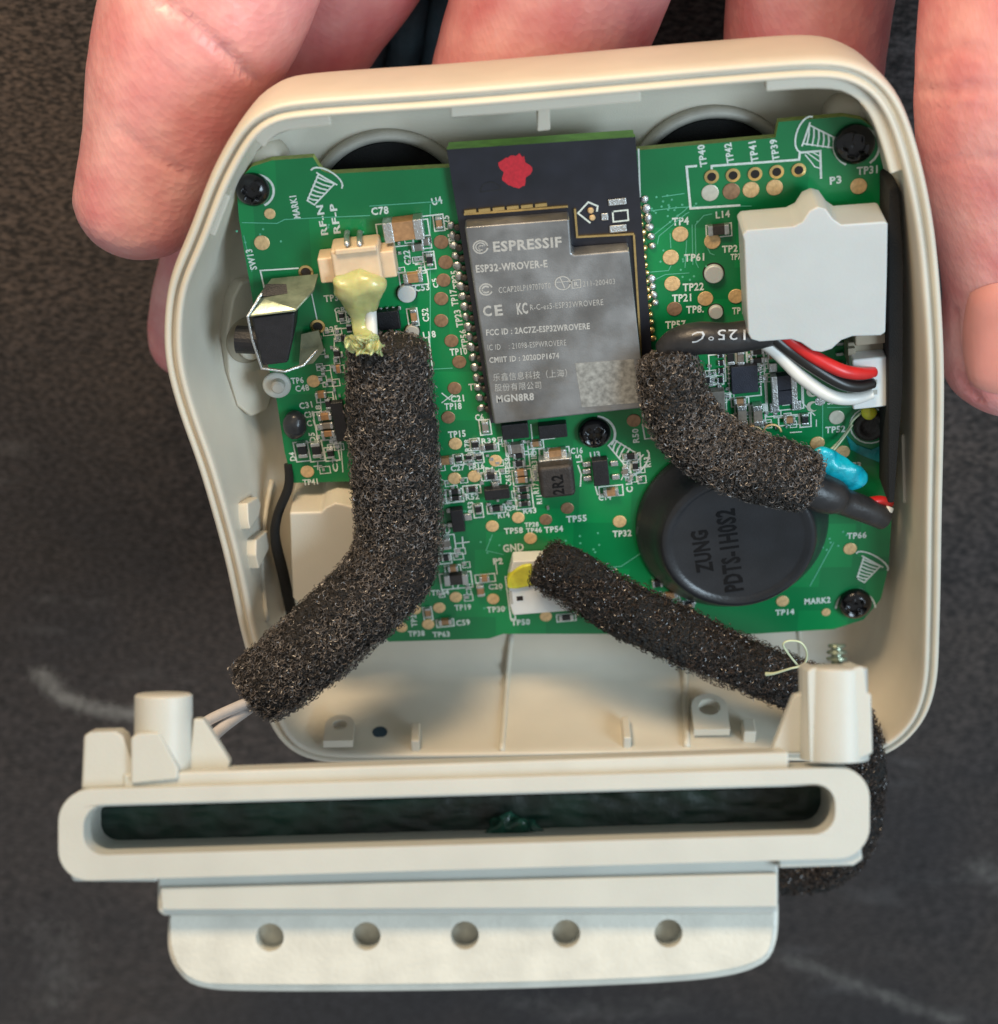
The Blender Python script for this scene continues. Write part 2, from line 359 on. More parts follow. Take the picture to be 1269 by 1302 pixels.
for off, z in prof:
    for i in range(NO): V.append((OW[i, 0] + NI[i, 0] * off, OW[i, 1] + NI[i, 1] * off, z))
for j in range(len(prof) - 1):
    for i in range(NO): Fc.append((j * NO + i, j * NO + (i + 1) % NO, (j + 1) * NO + (i + 1) % NO, (j + 1) * NO + i))
Fc.append(tuple(range(NO))); Fc.append(tuple((len(prof) - 1) * NO + i for i in range(NO)))
hloc = Vector((0, -1, -.95))
H = root('device_housing', hloc, 'open ivory plastic housing tray with rounded corners cradled in both hands', 'housing')
obj('shell', (V, Fc), M['shell'], H, smooth=True)
BV = BVHTree.FromPolygons([Vector(v) for v in V], Fc)
def hit(px, py):
    d = ray(px, py).normalized(); r = BV.ray_cast(CAM + d * 8, d)
    l, n = r[0], r[1]
    if n.dot(d) > 0: n = -n
    return l, n
# inner ledges (curved clips on the rim)
def ledge(i0px, i1px, z0, z1, off0, off1, name='rim_clip'):
    a = int(np.argmin(np.linalg.norm(OW - np.array(P(*i0px, ZR)), axis=1))); b = int(np.argmin(np.linalg.norm(OW - np.array(P(*i1px, ZR)), axis=1)))
    if (b - a) % NO > NO / 2: a, b = b, a
    ids = [(a + k) % NO for k in range((b - a) % NO + 1)]; sec = [(off0, z0), (off0, z1), (off1 - .01, z1), (off1, z1 - .012), (off1, z0)]; V = []; Fc = []; m = len(sec)
    for i in ids:
        for o, z in sec: V.append((OW[i, 0] + NI[i, 0] * o, OW[i, 1] + NI[i, 1] * o, z))
    for k in range(len(ids) - 1):
        for q in range(m): Fc.append((k * m + q, k * m + (q + 1) % m, (k + 1) * m + (q + 1) % m, (k + 1) * m + q))
    Fc.append(tuple(range(m))); Fc.append(tuple((len(ids) - 1) * m + q for q in range(m)))
    return obj(name, (V, Fc), M['shell'], H, bevel=.018)
ledge((575, 112), (806, 92), .52, .68, .18, .30)
ledge((412, 123), (300, 165), .52, .68, .18, .30)
ledge((262, 236), (240, 296), .50, .69, .18, .24)
ledge((978, 78), (1175, 215), .52, .68, .18, .30)
# top post
obj('post', prism([[P(684, 132, .40), P(699, 130, .40), P(700, 166, .32), P(683, 168, .32)]], (0, 0, -.85)), M['shell'], H, bevel=.02)
# speaker openings on the tray floor
for cx, cy, r in ((497, 268, 92), (905, 242, 95)):
    c = P(cx, cy, -.49); R = cmx(cx, cy, r, -.49)
    s = obj('speaker_ring', lathe(c, [(R * 1.17, -.02), (R * 1.16, .05), (R * 1.13, .10), (R * 1.08, .10), (R * 1.0, .02), (R, -.03)], 64), M['grey'], H, smooth=True)
    obj('speaker_mesh', lathe(c, [(R * .99, -.02), (R * .99, .03), (R * .6, .05)], 48), M['spk'], s)
# corner bosses carrying the board
for cx, cy, r in ((338, 214, 24), (1084, 160, 30), (1098, 760, 22)):
    c = P(cx, cy, -.10); obj('boss', lathe((c.x, c.y, -.6), [(cmx(cx, cy, r) * 1.05, 0), (cmx(cx, cy, r), .48)], 32), M['shell'], H, smooth=True)
# ribs on the lower inside wall
def wall_strip(pts, r, name='rib'):
    Q = []
    for a, b in pts:
        l, n = hit(a, b); Q.append((*(l + n * r * .2), r))
    return obj(name, sweep(Q, 8, 10), M['shell'], H, smooth=True)
wall_strip([(650, 806), (645, 860), (640, 930), (638, 955)], .035)
wall_strip([(872, 812), (871, 860), (872, 905), (873, 950)], .04)
wall_strip([(1016, 800), (1018, 840), (1020, 900)], .03)
# ears with holes, tabs
def ear(cx, cy, w_, h_, hr):
    l, n = hit(cx, cy); X = Vector((1, .02, 0)).normalized(); Yv = X.cross(n); Yv = -Yv if Yv.dot(CU) < 0 else Yv
    s = dep(cx, cy, .3) / F; a = w_ / 2 * s; b = h_ * s; o = l + n * .16
    lo = [o - X * a - Yv * b * .45, o + X * a - Yv * b * .45] + [o + X * (a * math.cos(t)) + Yv * (b * .30 + a * math.sin(t)) for t in np.linspace(0, math.pi, 13)]
    hl = [o + X * (hr * s * math.cos(t)) + Yv * (b * .28 + hr * s * math.sin(t)) for t in np.linspace(0, 2 * math.pi, 20)[:-1]]
    obj('screw_ear', prism([lo, hl], -n * .10), M['shell'], H, bevel=.008)
ear(431, 943, 37, 42, 9); ear(902, 922, 45, 52, 14)
for cx, cy, w_, h_ in ((529, 943, 11, 36), (796, 937, 10, 42), (951, 935, 16, 26)):
    l, n = hit(cx, cy); s = dep(cx, cy, .3) / F; Yv = Vector((1, 0, 0)).cross(n); obj('tab', box(l + n * .06, (w_ * s, 0, 0), Yv * h_ * s, n * .18), M['shell'], H, bevel=.02)
l, n = hit(483, 931); obj('drain_hole', lathe(l + n * .004, [(.085, -.01), (.085, 0)], 24, n), mat('hole_blue', (.02, .05, .08), .4), H)
# button plate on the left inner wall
def wall_poly(pts, lift, th, m, name, bevel=.02, parent=None):
    Q = []; N = Vector((0, 0, 0))
    for a, b in pts:
        l, n = hit(a, b); N += n
        Q.append(l)
    N.normalize(); c = sum(Q, Vector()) / len(Q); Q = [q - N * ((q - c).dot(N)) + N * lift for q in Q]
    o = obj(name, prism([Q], -N * th), m, parent or H, bevel=bevel); return o, c + N * lift, N
bp, bc, bn = wall_poly([(286, 374), (298, 354), (322, 350), (344, 372), (344, 490), (332, 515), (314, 527), (301, 516), (286, 470), (280, 420)], .10, .2, M['shell'], 'button_plate', .03)
obj('recess_shade', lathe(bc + bn * .005 + Vector((0, .10, 0)), [(.25, -.02), (.25, 0), (.24, .004)], 36, bn), M['sock'], bp, smooth=False)  # darker disc colours in the recess shade so it looks deep
obj('button', lathe(bc + bn * .0 + Vector((.02, .06, 0)), [(.16, -.05), (.16, .06), (.14, .08)], 36, bn), M['shell'], bp, smooth=False)
wall_poly([(303, 640), (317, 632), (322, 642), (318, 658), (307, 674), (304, 662)], .10, .2, M['shell'], 'snap_fin', .02)
wall_poly([(314, 686), (330, 674), (334, 684), (330, 700), (318, 724), (314, 706)], .10, .2, M['shell'], 'snap_fin', .02)
wall_strip([(345, 610), (336, 660), (332, 720), (338, 790)], .03)
wall_poly([(1140, 548), (1150, 552), (1152, 640), (1144, 630)], .03, .08, M['shell'], 'snap_bump', .02)
# lower left box moulded in the tray, with a half round boss
BT = .28
bx = [P(368, 652, BT), P(408, 651, BT), P(414, 645, BT), P(426, 640, BT), P(440, 642, BT), P(470, 650, BT), P(475, 760, BT), P(400, 790, BT), P(372, 760, BT)]
obj('battery_bay', prism([bx], (0, 0, -.80)), M['shell'], H, bevel=.025, seg=3)
# ================================================================== BOARD
brd = root('circuit_board', P(700, 500, -.1), 'green printed circuit board with white lettering screwed inside the ivory housing', 'circuit board')
bpx = [(301, 244), (306, 226), (320, 212), (345, 204), (398, 200), (403, 208), (409, 217), (420, 221), (568, 213), (812, 191), (986, 175), (990, 155), (1072, 148), (1096, 152), (1118, 168), (1130, 190), (1133, 240), (1134, 460), (1135, 640), (1130, 720), (1120, 762), (1098, 788), (1060, 800),
       (960, 806), (820, 806), (640, 806), (622, 812), (560, 814), (494, 816), (480, 800), (470, 660), (452, 612), (372, 614), (362, 575), (352, 510), (345, 480), (328, 420), (314, 340), (304, 280)]
lo = [P(a, b, 0) for a, b in bpx]
sb = obj('substrate', prism([lo], (0, 0, -.105)), M['board'], brd)
sb.data.materials.append(M['board_edge'])
for p in sb.data.polygons:
    if abs(p.normal.z) < .5: p.material_index = 1
# traces
tr = []
for pts in ([(828, 268), (860, 264), (900, 262)], [(832, 298), (870, 268), (876, 262)], [(836, 310), (838, 300), (872, 272), (876, 270)], [(880, 286), (881, 336)], [(884, 287), (885, 334), (888, 340)], [(873, 306), (871, 340)], [(852, 297), (853, 315)],
            [(826, 346), (850, 344), (853, 338)], [(834, 355), (846, 349), (876, 347)], [(896, 308), (903, 322), (908, 324)], [(308, 283), (352, 284), (362, 279), (400, 277), (470, 274)], [(310, 300), (320, 345)],
            [(547, 260), (547, 440)], [(540, 470), (575, 468)], [(626, 680), (618, 700), (640, 705)], [(1052, 518), (1060, 518), (1090, 517)], [(1046, 505), (1046, 560)], [(470, 262), (560, 256)], [(590, 706), (590, 718)], [(930, 262), (955, 262)], [(1120, 260), (1124, 330)],
            [(842, 250), (870, 246)], [(884, 286), (895, 274), (905, 272)], [(820, 700), (790, 720), (770, 722)], [(1060, 690), (1030, 745)]):
    tr.append(line(pts, 1.3, .0025))
obj('trace_pattern', join(tr), M['tracel'], brd, recalc=False, kind='stuff')
va = []
for k in range(90):
    a = random.choice([(835, 262), (850, 330), (600, 640), (640, 700), (440, 300), (330, 300), (860, 270), (1050, 690), (740, 690), (640, 760), (890, 345)]); va.append(disc(a[0] + random.uniform(-30, 30), a[1] + random.uniform(-14, 14), 1.5, .003, .004, 8))
obj('via_dots', join(va), M['tracel'], brd, kind='stuff')
# ---- pads
pm = {}
def pad(x, y, r=8.3, m='gold', z=.010):
    k = (m, round(r, 1))
    if k not in pm:
        R = cmx(650, 500, r); pm[k] = mesh('test_pad', *lathe((0, 0, 0), [(R * 1.0, 0), (R * 1.0, .007), (R * .93, .010)], 24), M[m])
    return place('test_pad', pm[k], Vector((P(x, y, z).x, P(x, y, z).y, 0)), brd, rz=random.random())
for a in [(343, 272, 6.8), (333, 309, 9.5), (865, 298, 9.8), (906, 307, 10), (853, 327.5, 9.8), (855, 361, 9.8), (897, 380, 9.6), (936, 377, 9.6), (955, 241.5, 10), (985, 238.6, 10), (1092, 237, 10), (1039.5, 563.7, 9.4), (1071.6, 575, 9.4), (1081, 698, 9), (995, 764.7, 8.6), (1050.5, 778.8, 6),
          (398.6, 485, 8.5), (390.7, 600, 8.8), (630, 586, 8.6), (578, 608.6, 8.8), (603, 606, 8.6), (579, 564.5, 8.6), (626, 669.4, 8.6), (659, 658.5, 8.4), (674.5, 684.7, 8.6), (579.5, 759.6, 8.4), (627, 762, 8.4), (558.5, 773, 8.4), (544.5, 794, 8.4), (694, 784, 8.2), (528, 775, 8), (510.5, 798, 8), (788, 663.4, 9)]: pad(*a)
for a in [(561, 308, 9), (566.5, 333.7, 9), (564, 356.5, 8.8), (561, 380, 8.8), (561, 408, 8.8), (574, 433.7, 8.8), (584, 460.5, 8.8), (578, 494, 8.8), (570, 531, 8.8), (694, 661, 8.4), (721.5, 646.5, 8.6), (806, 535, 9.2), (857.6, 393, 9.4), (930, 243.5, 10.4), (444, 364, 8)]: pad(*a, 'gold2')
pad(903, 245.5, 10.4, 'paleg'); pad(1064, 531, 10, 'paleg')
for x, y in ((904.8, 224.5), (932, 222.7), (960, 221), (987.5, 218.3), (1015.6, 216)):
    c = P(x, y, .006); r = cmx(x, y, 9.3); o = obj('plated_hole', lathe((c.x, c.y, 0), [(r, 0), (r, .012), (r * .62, .014), (r * .56, .004)], 24), M['brass'], brd)
    obj('bore', lathe((c.x, c.y, .0142), [(r * .60, -.008), (r * .60, 0)], 20), M['hole'], o)
for x, y in ((389, 346), (404, 415)):
    c = P(x, y, .006); r = cmx(x, y, 9.5); o = obj('plated_hole', lathe((c.x, c.y, 0), [(r, 0), (r, .012), (r * .7, .018), (r * .6, .004)], 24), M['brass'], brd)
    obj('bore', lathe((c.x, c.y, .012), [(r * .60, -.008), (r * .60, 0)], 20), M['induct'], o)
for x, y, r in ((517, 374.6, 12), (908, 349.5, 12.3), (910.6, 398, 9), (524, 423, 9)):
    c = P(x, y, .05); R = cmx(x, y, r); o = obj('locating_pin', lathe((c.x, c.y, -.02), [(R, 0), (R, .06), (R * .9, .07)], 28), M['grey'] if y > 420 else M['white'], brd)
    obj('pin_shade', lathe((c.x, c.y, .0015), [(R * 1.15, -.001), (R * 1.15, .001)], 28), M['hole'], o)  # dark disc at the foot of each pin paints its shadow on the board
for x, y in ((1033, 498), (1033, 517)):
    c = P(x, y, .006); r = cmx(x, y, 7.5); pts = [c + Vector((math.cos(t), math.sin(t), 0)) * r for t in np.linspace(.7, 2 * math.pi - .7, 22)] + [c + Vector((.38 + .72 * math.cos(t), .72 * math.sin(t), 0)) * r for t in np.linspace(2 * math.pi - 1.1, 1.1, 16)]
    obj('crescent_pad', prism([pts], (0, 0, -.008)), M['paleg'], brd)
obj('crescent_pad', disc(1043, 510, 6.5, .006, .006), M['solder'], brd)
# ---- printed writing
silk = []
ST = [("U4", 549, 257, 562, 254, 9.5), ("C78", 472, 269, 494, 267, 10), ("RF-N", 413, 299, 406, 261, 9), ("RF-P", 429, 297, 423, 259, 9), ("MARK1", 378, 278, 372, 249, 9), ("SW13", 323, 343, 316, 317, 9), ("TP3", 412, 380, 430, 378, 9),
      ("C25", 568.5, 292, 566.5, 274, 9), ("TP5", 575.5, 314, 573, 297, 8), ("TP25", 581, 367, 577, 344, 9), ("TP17", 579, 389, 576, 368, 9), ("TP23", 585, 416, 581, 394, 9), ("TP56", 592, 443, 588, 419, 9), ("TP10", 572, 448, 594, 446, 9.5),
      ("C21", 573, 507.5, 590, 506, 9), ("TP18", 565, 517, 587, 516, 9), ("TP5", 596, 492.5, 612, 491, 9), ("TP15", 570, 553, 592, 551, 9), ("C6", 604, 531, 615, 530, 9), ("R39", 612, 561, 631, 559.5, 7.5), ("R78", 595, 574, 593.5, 559, 7.5), ("C27", 573, 596, 591, 594, 8),
      ("TP16", 594, 594, 616, 592, 8), ("D1", 617, 598, 627, 597, 8), ("C65", 647, 618, 646, 604, 7.5), ("TP59", 646, 602, 645, 582, 7.5), ("R31", 680, 595, 679, 582, 7.5), ("R63", 681, 610, 680, 597, 7.5), ("R17", 682, 628, 681, 614, 7.5), ("R54", 679, 581, 678, 569, 7.5), ("R52", 592, 632.5, 609, 631, 8),
      ("R11", 686, 641, 685, 630, 7), ("R53", 599, 652, 598, 638, 7.5), ("Q3", 643, 647, 655, 645.5, 8), ("R14", 633, 655.5, 648, 654, 8), ("R43", 665, 650, 682, 648.5, 8), ("TP58", 641, 675.5, 665, 674, 8.5), ("TP28", 667, 667.5, 685, 666.5, 6.5), ("TP46", 669, 675, 689, 673.5, 7.5), ("TP54", 692, 674, 716, 672, 8.5),
      ("TP55", 720, 660.5, 746, 658.5, 9), ("GND", 639.5, 697.5, 666, 695.5, 11), ("P2", 627, 714, 639.5, 713, 9), ("C20", 621, 746.5, 639, 745, 8), ("TP19", 578, 773, 599, 771.5, 8.5), ("TP30", 619, 775.5, 642, 774, 8.5), ("TP50", 650, 792, 674, 790.5, 8.5), ("C59", 580, 792.5, 597.5, 791, 8.5), ("TP63", 550, 807, 572, 806, 8), ("TP38", 519, 806, 540, 805, 8),
      ("TP64", 548, 754, 571, 752.5, 8), ("TP24", 527, 797, 525, 777, 7.5), ("L7", 575, 746, 585, 745, 7), ("C74", 597, 757, 595, 742, 7.5), ("C16", 725.5, 573.5, 741, 572.5, 8.5), ("U3", 750, 579, 763, 577.5, 9), ("L5", 737, 588, 735.5, 578, 8), ("R50", 809, 563, 807.5, 545, 8.5), ("R13", 824, 594, 822.5, 581, 8.5), ("C15", 801, 626, 799, 607, 8.5),
      ("C14", 761, 633, 777, 631.5, 8.5), ("TP32", 779, 679, 803, 677.5, 9), ("TP4", 854.5, 282, 876, 280.5, 10), ("TP61", 870, 328, 895.5, 326.5, 10), ("TP22", 868, 365.5, 895, 364, 10), ("TP21", 854.5, 379.5, 879, 378, 10), ("TP8.", 872.5, 394, 895, 392.5, 10), ("TP57", 846, 413.5, 872, 412, 10), ("L14", 910, 273.5, 928, 271.5, 9),
      ("TP2", 918, 317, 938, 315.5, 9), ("TP7", 929, 327, 942, 326, 8), ("TP1", 931, 395.5, 945, 394.5, 9), ("TP40", 895, 212, 891, 184, 9.5), ("TP42", 929, 207, 925, 182, 9.5), ("TP41", 960, 206, 956, 180, 9.5), ("TP39", 987, 204, 983, 177, 9.5), ("TP31", 1089.5, 217.5, 1116, 215, 10), ("P3", 1055, 230, 1070, 228, 10),
      ("TP52", 1049.5, 547, 1075, 545, 9), ("TP73", 1066, 593.5, 1095, 591.5, 9.5), ("TP66", 1077, 681.5, 1102, 680, 9), ("MARK2", 1023, 765, 1056, 762.5, 8.5), ("TP14", 986, 779, 1010, 777.5, 8), ("C31", 380.5, 516.5, 397, 514, 8.5), ("C30", 387, 528, 400, 526, 8.5), ("C1", 390, 539, 400, 537, 8), ("TP6", 370, 484.5, 386, 483, 8.5), ("C48", 375.5, 494.5, 393, 492.5, 8.5),
      ("D5", 398, 562, 396, 550, 8), ("D4", 373, 586, 371, 575, 8), ("TP41", 385, 613.5, 404, 612, 8), ("L18", 538, 426.5, 554, 424.5, 9), ("C52", 542, 409, 540, 392, 8.5), ("C22", 519, 337, 516.5, 318, 9), ("L18", 533, 345, 530, 326, 8), ("C53", 527, 366.5, 546, 364.5, 9), ("R8", 406, 528, 404, 515, 7), ("C7", 427, 600, 425, 580, 7), ("R25", 413, 420, 430, 417, 7.5), ("GR", 425, 395, 440, 393, 7),
      ("C2", 569, 679, 568, 666, 7.5), ("SP", 1052, 511, 1062, 510, 8), ("C5", 555, 366, 552, 354, 7), ("R46", 404, 575, 402, 561, 7), ("R9", 437, 560, 436, 545, 7), ("U2", 757, 788, 764, 787, 7), ("C8", 548, 740, 546, 728, 7)]
glyphs([s[0] for s in ST] + ["ESPRESSIF", "ESP32-WROVER-E", "CCAP20LP197070T0", "211-200403", "R", "C", "E", "KC", "R-C-es5-ESP32WROVERE", "FCC ID : 2AC7Z-ESP32WROVERE", "IC ID    : 21098-ESPWROVERE", "CMIIT ID : 2020DP1674", "乐鑫信息科技（上海）", "股份有限公司", "MGN8R8", "2R2", "125°C", "ZUNG", "PDTS-1H0S2"])
for s in ST: silk.append(text(*s))
for x, y, w_, h_ in [(660, 571, 34, 16), (660, 584, 26, 20), (705, 576, 38, 14), (622, 569, 24, 10), (604, 565, 12, 16), (617, 543, 14, 20), (624, 605, 24, 11), (578, 630, 22, 18), (600, 622, 22, 11), (631, 647, 23, 11), (608, 649, 12, 19), (664, 607, 24, 22), (666, 632, 22, 32), (566, 792, 22, 10), (544, 780, 11, 18), (617, 735, 25, 11), (580, 738, 40, 22), (576, 724, 20, 12),
                     (566, 710, 16, 14), (569, 692, 20, 26), (602, 583, 26, 12), (583, 584, 12, 14), (546, 331, 14, 22), (537, 308, 22, 16), (526, 354, 36, 17), (558, 283, 13, 20), (525, 403, 13, 22), (513, 297, 66, 30), (413, 505, 22, 12), (414, 541, 26, 38), (384, 574, 18, 26), (402, 574, 18, 26), (808, 593, 13, 18), (803, 581, 22, 10), (777, 624, 30, 14), (914, 293, 32, 16),
                     (929, 455, 14, 22), (942, 455, 14, 22), (963, 453, 26, 22), (947, 484, 40, 42), (998, 497, 46, 50), (941, 511, 22, 11), (944, 529, 18, 30), (964, 529, 18, 30), (1003, 535, 26, 11), (1024, 534, 14, 18), (720, 785, 24, 10), (649, 760, 6, 60), (681, 565, 20, 11), (434, 402, 12, 12), (446, 402, 12, 12), (440, 424, 22, 14), (422, 577, 18, 18), (912, 468, 20, 36), (903, 484, 34, 12)]:
    silk.append(rect(x, y, w_, h_))
for pts, lw in [([(885, 211), (873, 212), (878, 265), (940, 261)], 3), ([(905, 214), (905, 211), (1016, 203), (1017, 194), (1043, 192), (1044, 226)], 3), ([(1024, 197), (1030, 204), (1036, 212), (1043, 214)], 1.6), ([(1026, 194), (1043, 206)], 1.6), ([(1032, 193), (1043, 199)], 1.6),
                ([(379, 341), (331, 344), (336, 366)], 2), ([(396, 372), (403, 406)], 1.6), ([(406, 424), (410, 440)], 1.4), ([(812, 190), (814, 250)], 2), ([(545, 428), (550, 470), (542, 471)], 1.8), ([(562, 500), (572, 508)], 1.6), ([(575, 502), (562, 512)], 1.4), ([(817, 540), (820, 558), (830, 557)], 2), ([(588, 683), (589, 697)], 1.8), ([(581, 691), (596, 689)], 1.8),
                ([(404, 588), (404, 597)], 1.4), ([(399, 593), (409, 592)], 1.4), ([(675, 540), (677, 560), (705, 557)], 1.6), ([(735, 592), (739, 603), (738, 618)], 1.8), ([(756, 585), (772, 583)], 1.8), ([(756, 615), (760, 629), (768, 628)], 1.6), ([(905, 443), (975, 437)], 1.8), ([(970, 440), (975, 530), (1015, 527)], 1.6), ([(1018, 455), (1020, 512), (1036, 528)], 1.4), ([(1005, 550), (1019, 549)], 1.5), ([(1038, 534), (1038, 542)], 1.3),
                ([(470, 312), (476, 334)], 2), ([(521, 277), (563, 272)], 1.6), ([(630, 713), (638, 712)], 1.4), ([(630, 713), (632, 730)], 1.4), ([(420, 470), (430, 520), (436, 600)], 1.2), ([(407, 505), (412, 560)], 1.2), ([(425, 430), (425, 460)], 1.3), ([(790, 610), (796, 598)], 1.3)]:
    silk.append(line(pts, lw))
def arc_px(cx, cy, r, a0, a1, lw=2, n=22, ky=.9): return line([(cx + r * math.cos(t), cy - r * ky * math.sin(t)) for t in np.linspace(a0, a1, n)], lw, .0036)
silk += [arc_px(325, 243, 23, -1.0, 1.75, 3), arc_px(1089, 186, 29, -.9, 4.2, 3), arc_px(757, 552, 25, -.6, 1.4, 3.2), arc_px(1088, 774, 25, .1, 3.1, 2.2), arc_px(1106, 541, 25, 0, 6.28, 2)]
def icon(cx, cy, ang, L, wd, sgn=1):
    """printed wood screw: tapered shank with stripes, and a slotted head"""
    u = (math.cos(ang), math.sin(ang)); v = (-u[1], u[0]); q = lambda a, b: (cx + u[0] * a * L + v[0] * b * wd, cy + (u[1] * a * L + v[1] * b * wd) * .95); o = []
    o.append(line([q(-.5, -.22), q(-.5, .22), q(.35, .5), q(.35, -.5)], 2, .0036, True))
    for k in range(6):
        a = -.42 + k * .135; ww = .24 + (a + .5) * .33; o.append(line([q(a, -ww), q(a + .03, 0), q(a + .10, ww)], 2.2, .0038))
    o.append(line([q(.36, -.62), q(.36, .62)], 2, .0040)); o.append(line([q(.36 + .24 * math.cos(t), .95 * math.sin(t)) for t in np.linspace(-1.57, 1.57, 12)], 2.2, .0042)); return o
silk += icon(407, 240, math.radians(-58), 44, 24) + icon(1042, 176, math.radians(198), 50, 26) + icon(795, 578, math.radians(42), 48, 24) + icon(1103, 724, math.radians(-60), 34, 24)
obj('white_lettering', join(silk), M['silk'], brd, recalc=False, kind='stuff')
# ---- small components
cm = {}
def comp(kind, x, y, wp, hp, z=.06, vert=False, body=None, rot=0):
    """two terminal chip part; long axis along the board x (or y when vert)"""
    name = {'c': 'capacitor', 'r': 'resistor', 'd': 'diode', 'i': 'inductor'}[kind]; bm_ = body or {'c': 'cap', 'r': 'res', 'd': 'ic', 'i': 'induct'}[kind]
    W_, H_ = (cmx(700, 500, wp), cmy(700, 500, hp)) if not vert else (cmy(700, 500, hp), cmx(700, 500, wp))
    k = (kind, round(W_, 3), round(H_, 3), z, bm_)
    if k not in cm:
        e = W_ * .24; b = mesh(name, *box((0, 0, z / 2), (W_ - 2 * e * .7, 0, 0), (0, H_ * .94, 0), (0, 0, z)), M[bm_])
        t = mesh('terminal', *box((0, 0, z * .52), (e, 0, 0), (0, H_, 0), (0, 0, z * 1.06)), M['solder']); cm[k] = (b, t, (W_ - e) / 2)
    b, t, off = cm[k]; c = P(x, y, z); c.z = .002; rz = PHI + (math.pi / 2 if vert else 0) + rot + random.uniform(-.03, .03)
    o = place(name, b, c, brd, .006, 1, rz=rz)
    for s in (-1, 1):
        q = bpy.data.objects.new('terminal', t); COL.objects.link(q); q.parent = o; q.location = (s * off, 0, 0)
        m_ = q.modifiers.new('bevel', 'BEVEL'); m_.width = .008; m_.segments = 2
    return o
for a in [('c', 531, 315, 15, 9, .05, False, 'cap2'), ('r', 546, 331, 8, 15, .05, True), ('c', 525, 354, 24, 12, .06), ('c', 558, 284, 8, 14, .05, True), ('c', 541, 308, 10, 9, .05, False, 'cap2'), ('c', 526, 403, 8, 18, .05, True), ('c', 408, 503, 14, 8), ('r', 417, 514, 7, 14, .05, True), ('c', 413, 531, 18, 8), ('c', 415, 542, 18, 8, .06, False, 'cap2'), ('c', 417, 552, 18, 8),
          ('d', 384, 573, 12, 20, .07, True), ('d', 402, 573, 12, 20, .07, True), ('r', 420, 577, 9, 13, .04, True), ('r', 434, 402, 7, 9, .03, True), ('r', 446, 402, 7, 9, .03, True), ('r', 444, 418, 7, 10, .03, True), ('r', 436, 430, 8, 8, .03), ('c', 617, 544, 9, 15, .05, True, 'cap2'), ('r', 604, 566, 9, 13, .05, True), ('r', 622, 569, 20, 8, .04), ('c', 656, 571, 22, 13, .07, False, 'cap2'),
          ('r', 660, 580, 16, 7, .04), ('r', 660, 590, 16, 8, .04), ('c', 681, 565, 15, 8), ('c', 662, 602, 17, 8), ('c', 663, 611, 17, 8), ('r', 665, 623, 16, 7, .04), ('r', 666, 632, 16, 7, .04), ('r', 667, 641, 16, 7, .04), ('c', 566, 587, 20, 10, .06), ('r', 583, 584, 8, 11, .04, True), ('r', 596, 582, 8, 9, .03, True), ('r', 609, 582, 8, 9, .03, True), ('d', 624, 606, 18, 8, .05),
          ('r', 578, 626, 16, 7, .04), ('r', 579, 634, 16, 7, .04), ('r', 600, 623, 16, 7, .04), ('r', 608, 648, 8, 14, .04, True), ('r', 631, 647, 18, 8, .04), ('c', 567, 692, 12, 16, .06, True, 'cap2'), ('r', 567, 710, 12, 9, .04), ('c', 576, 724, 14, 8), ('i', 580, 738, 32, 15, .09), ('c', 616, 737, 14, 8), ('c', 611, 752, 10, 16, .06, True), ('c', 544, 780, 8, 15, .04, True), ('c', 566, 792, 18, 8),
          ('c', 706, 579, 30, 13, .08), ('r', 808, 593, 8, 14, .04, True), ('r', 802, 581, 18, 8, .04), ('c', 795, 600, 8, 12, .04, True, 'cap2'), ('c', 777, 627, 20, 10, .06), ('r', 929, 455, 9, 19, .05, True), ('c', 942, 456, 9, 17, .05, True, 'cap2'), ('r', 963, 448, 18, 7, .03), ('r', 963, 459, 18, 7, .03), ('c', 981, 452, 10, 10, .05), ('c', 941, 511, 16, 8, .05), ('c', 944, 529, 12, 27, .10, True, 'cap2'), ('c', 964, 529, 12, 27, .10, True, 'cap2'),
          ('c', 1004, 535, 15, 8, .05), ('d', 1024, 534, 9, 15, .05, True), ('i', 914, 293, 26, 12, .06), ('r', 916, 452, 8, 7, .03), ('r', 917, 462, 8, 7, .03), ('r', 917, 472, 8, 7, .03), ('r', 900, 484, 8, 7, .03), ('r', 916, 484, 9, 7, .03), ('c', 852, 758, 22, 9, .05), ('r', 875, 770, 18, 8, .05), ('d', 836, 743, 14, 10, .05), ('r', 720, 786, 20, 8, .03), ('c', 430, 470, 8, 10, .04), ('r', 428, 450, 8, 12, .04, True),
          ('i', 997, 487, 32, 20, .10, False, 'ic2'), ('i', 998, 506, 32, 20, .10, False, 'ic2')]: comp(*a)
big = comp('c', 513, 294, 48, 24, .16); big['label'] = 'large tan ceramic capacitor with silver ends'
def chip(name, x, y, wp, hp, z, m='ic', leads=(), bev=.01, lab=None, rot=0):
    o = obj(name, bbox(x, y, wp, hp, .004, z, rot), M[m], brd, bevel=bev, label=lab)
    for a, b, c, d in leads: obj('lead', bbox(a, b, c, d, .002, .03), M['solder'], o, bevel=.01)
    return o
chip('chip', 494, 408, 28, 24, .10, leads=[(484 + i * 8, 394 - i * .6, 4, 5) for i in range(4)])
chip('chip', 432, 537, 16, 52, .08); chip('chip', 655, 549, 34, 20, .09, leads=[(641, 541, 5, 5), (666, 539, 5, 5)]); chip('chip', 703, 549, 36, 18, .10)
chip('transistor', 632, 629, 32, 14, .10, leads=[(630, 617, 9, 7), (621, 642, 6, 4), (646, 640, 6, 4)]); chip('transistor', 582, 663, 16, 30, .10, leads=[(595, 658, 10, 9), (571, 650, 7, 6), (572, 668, 7, 6)])
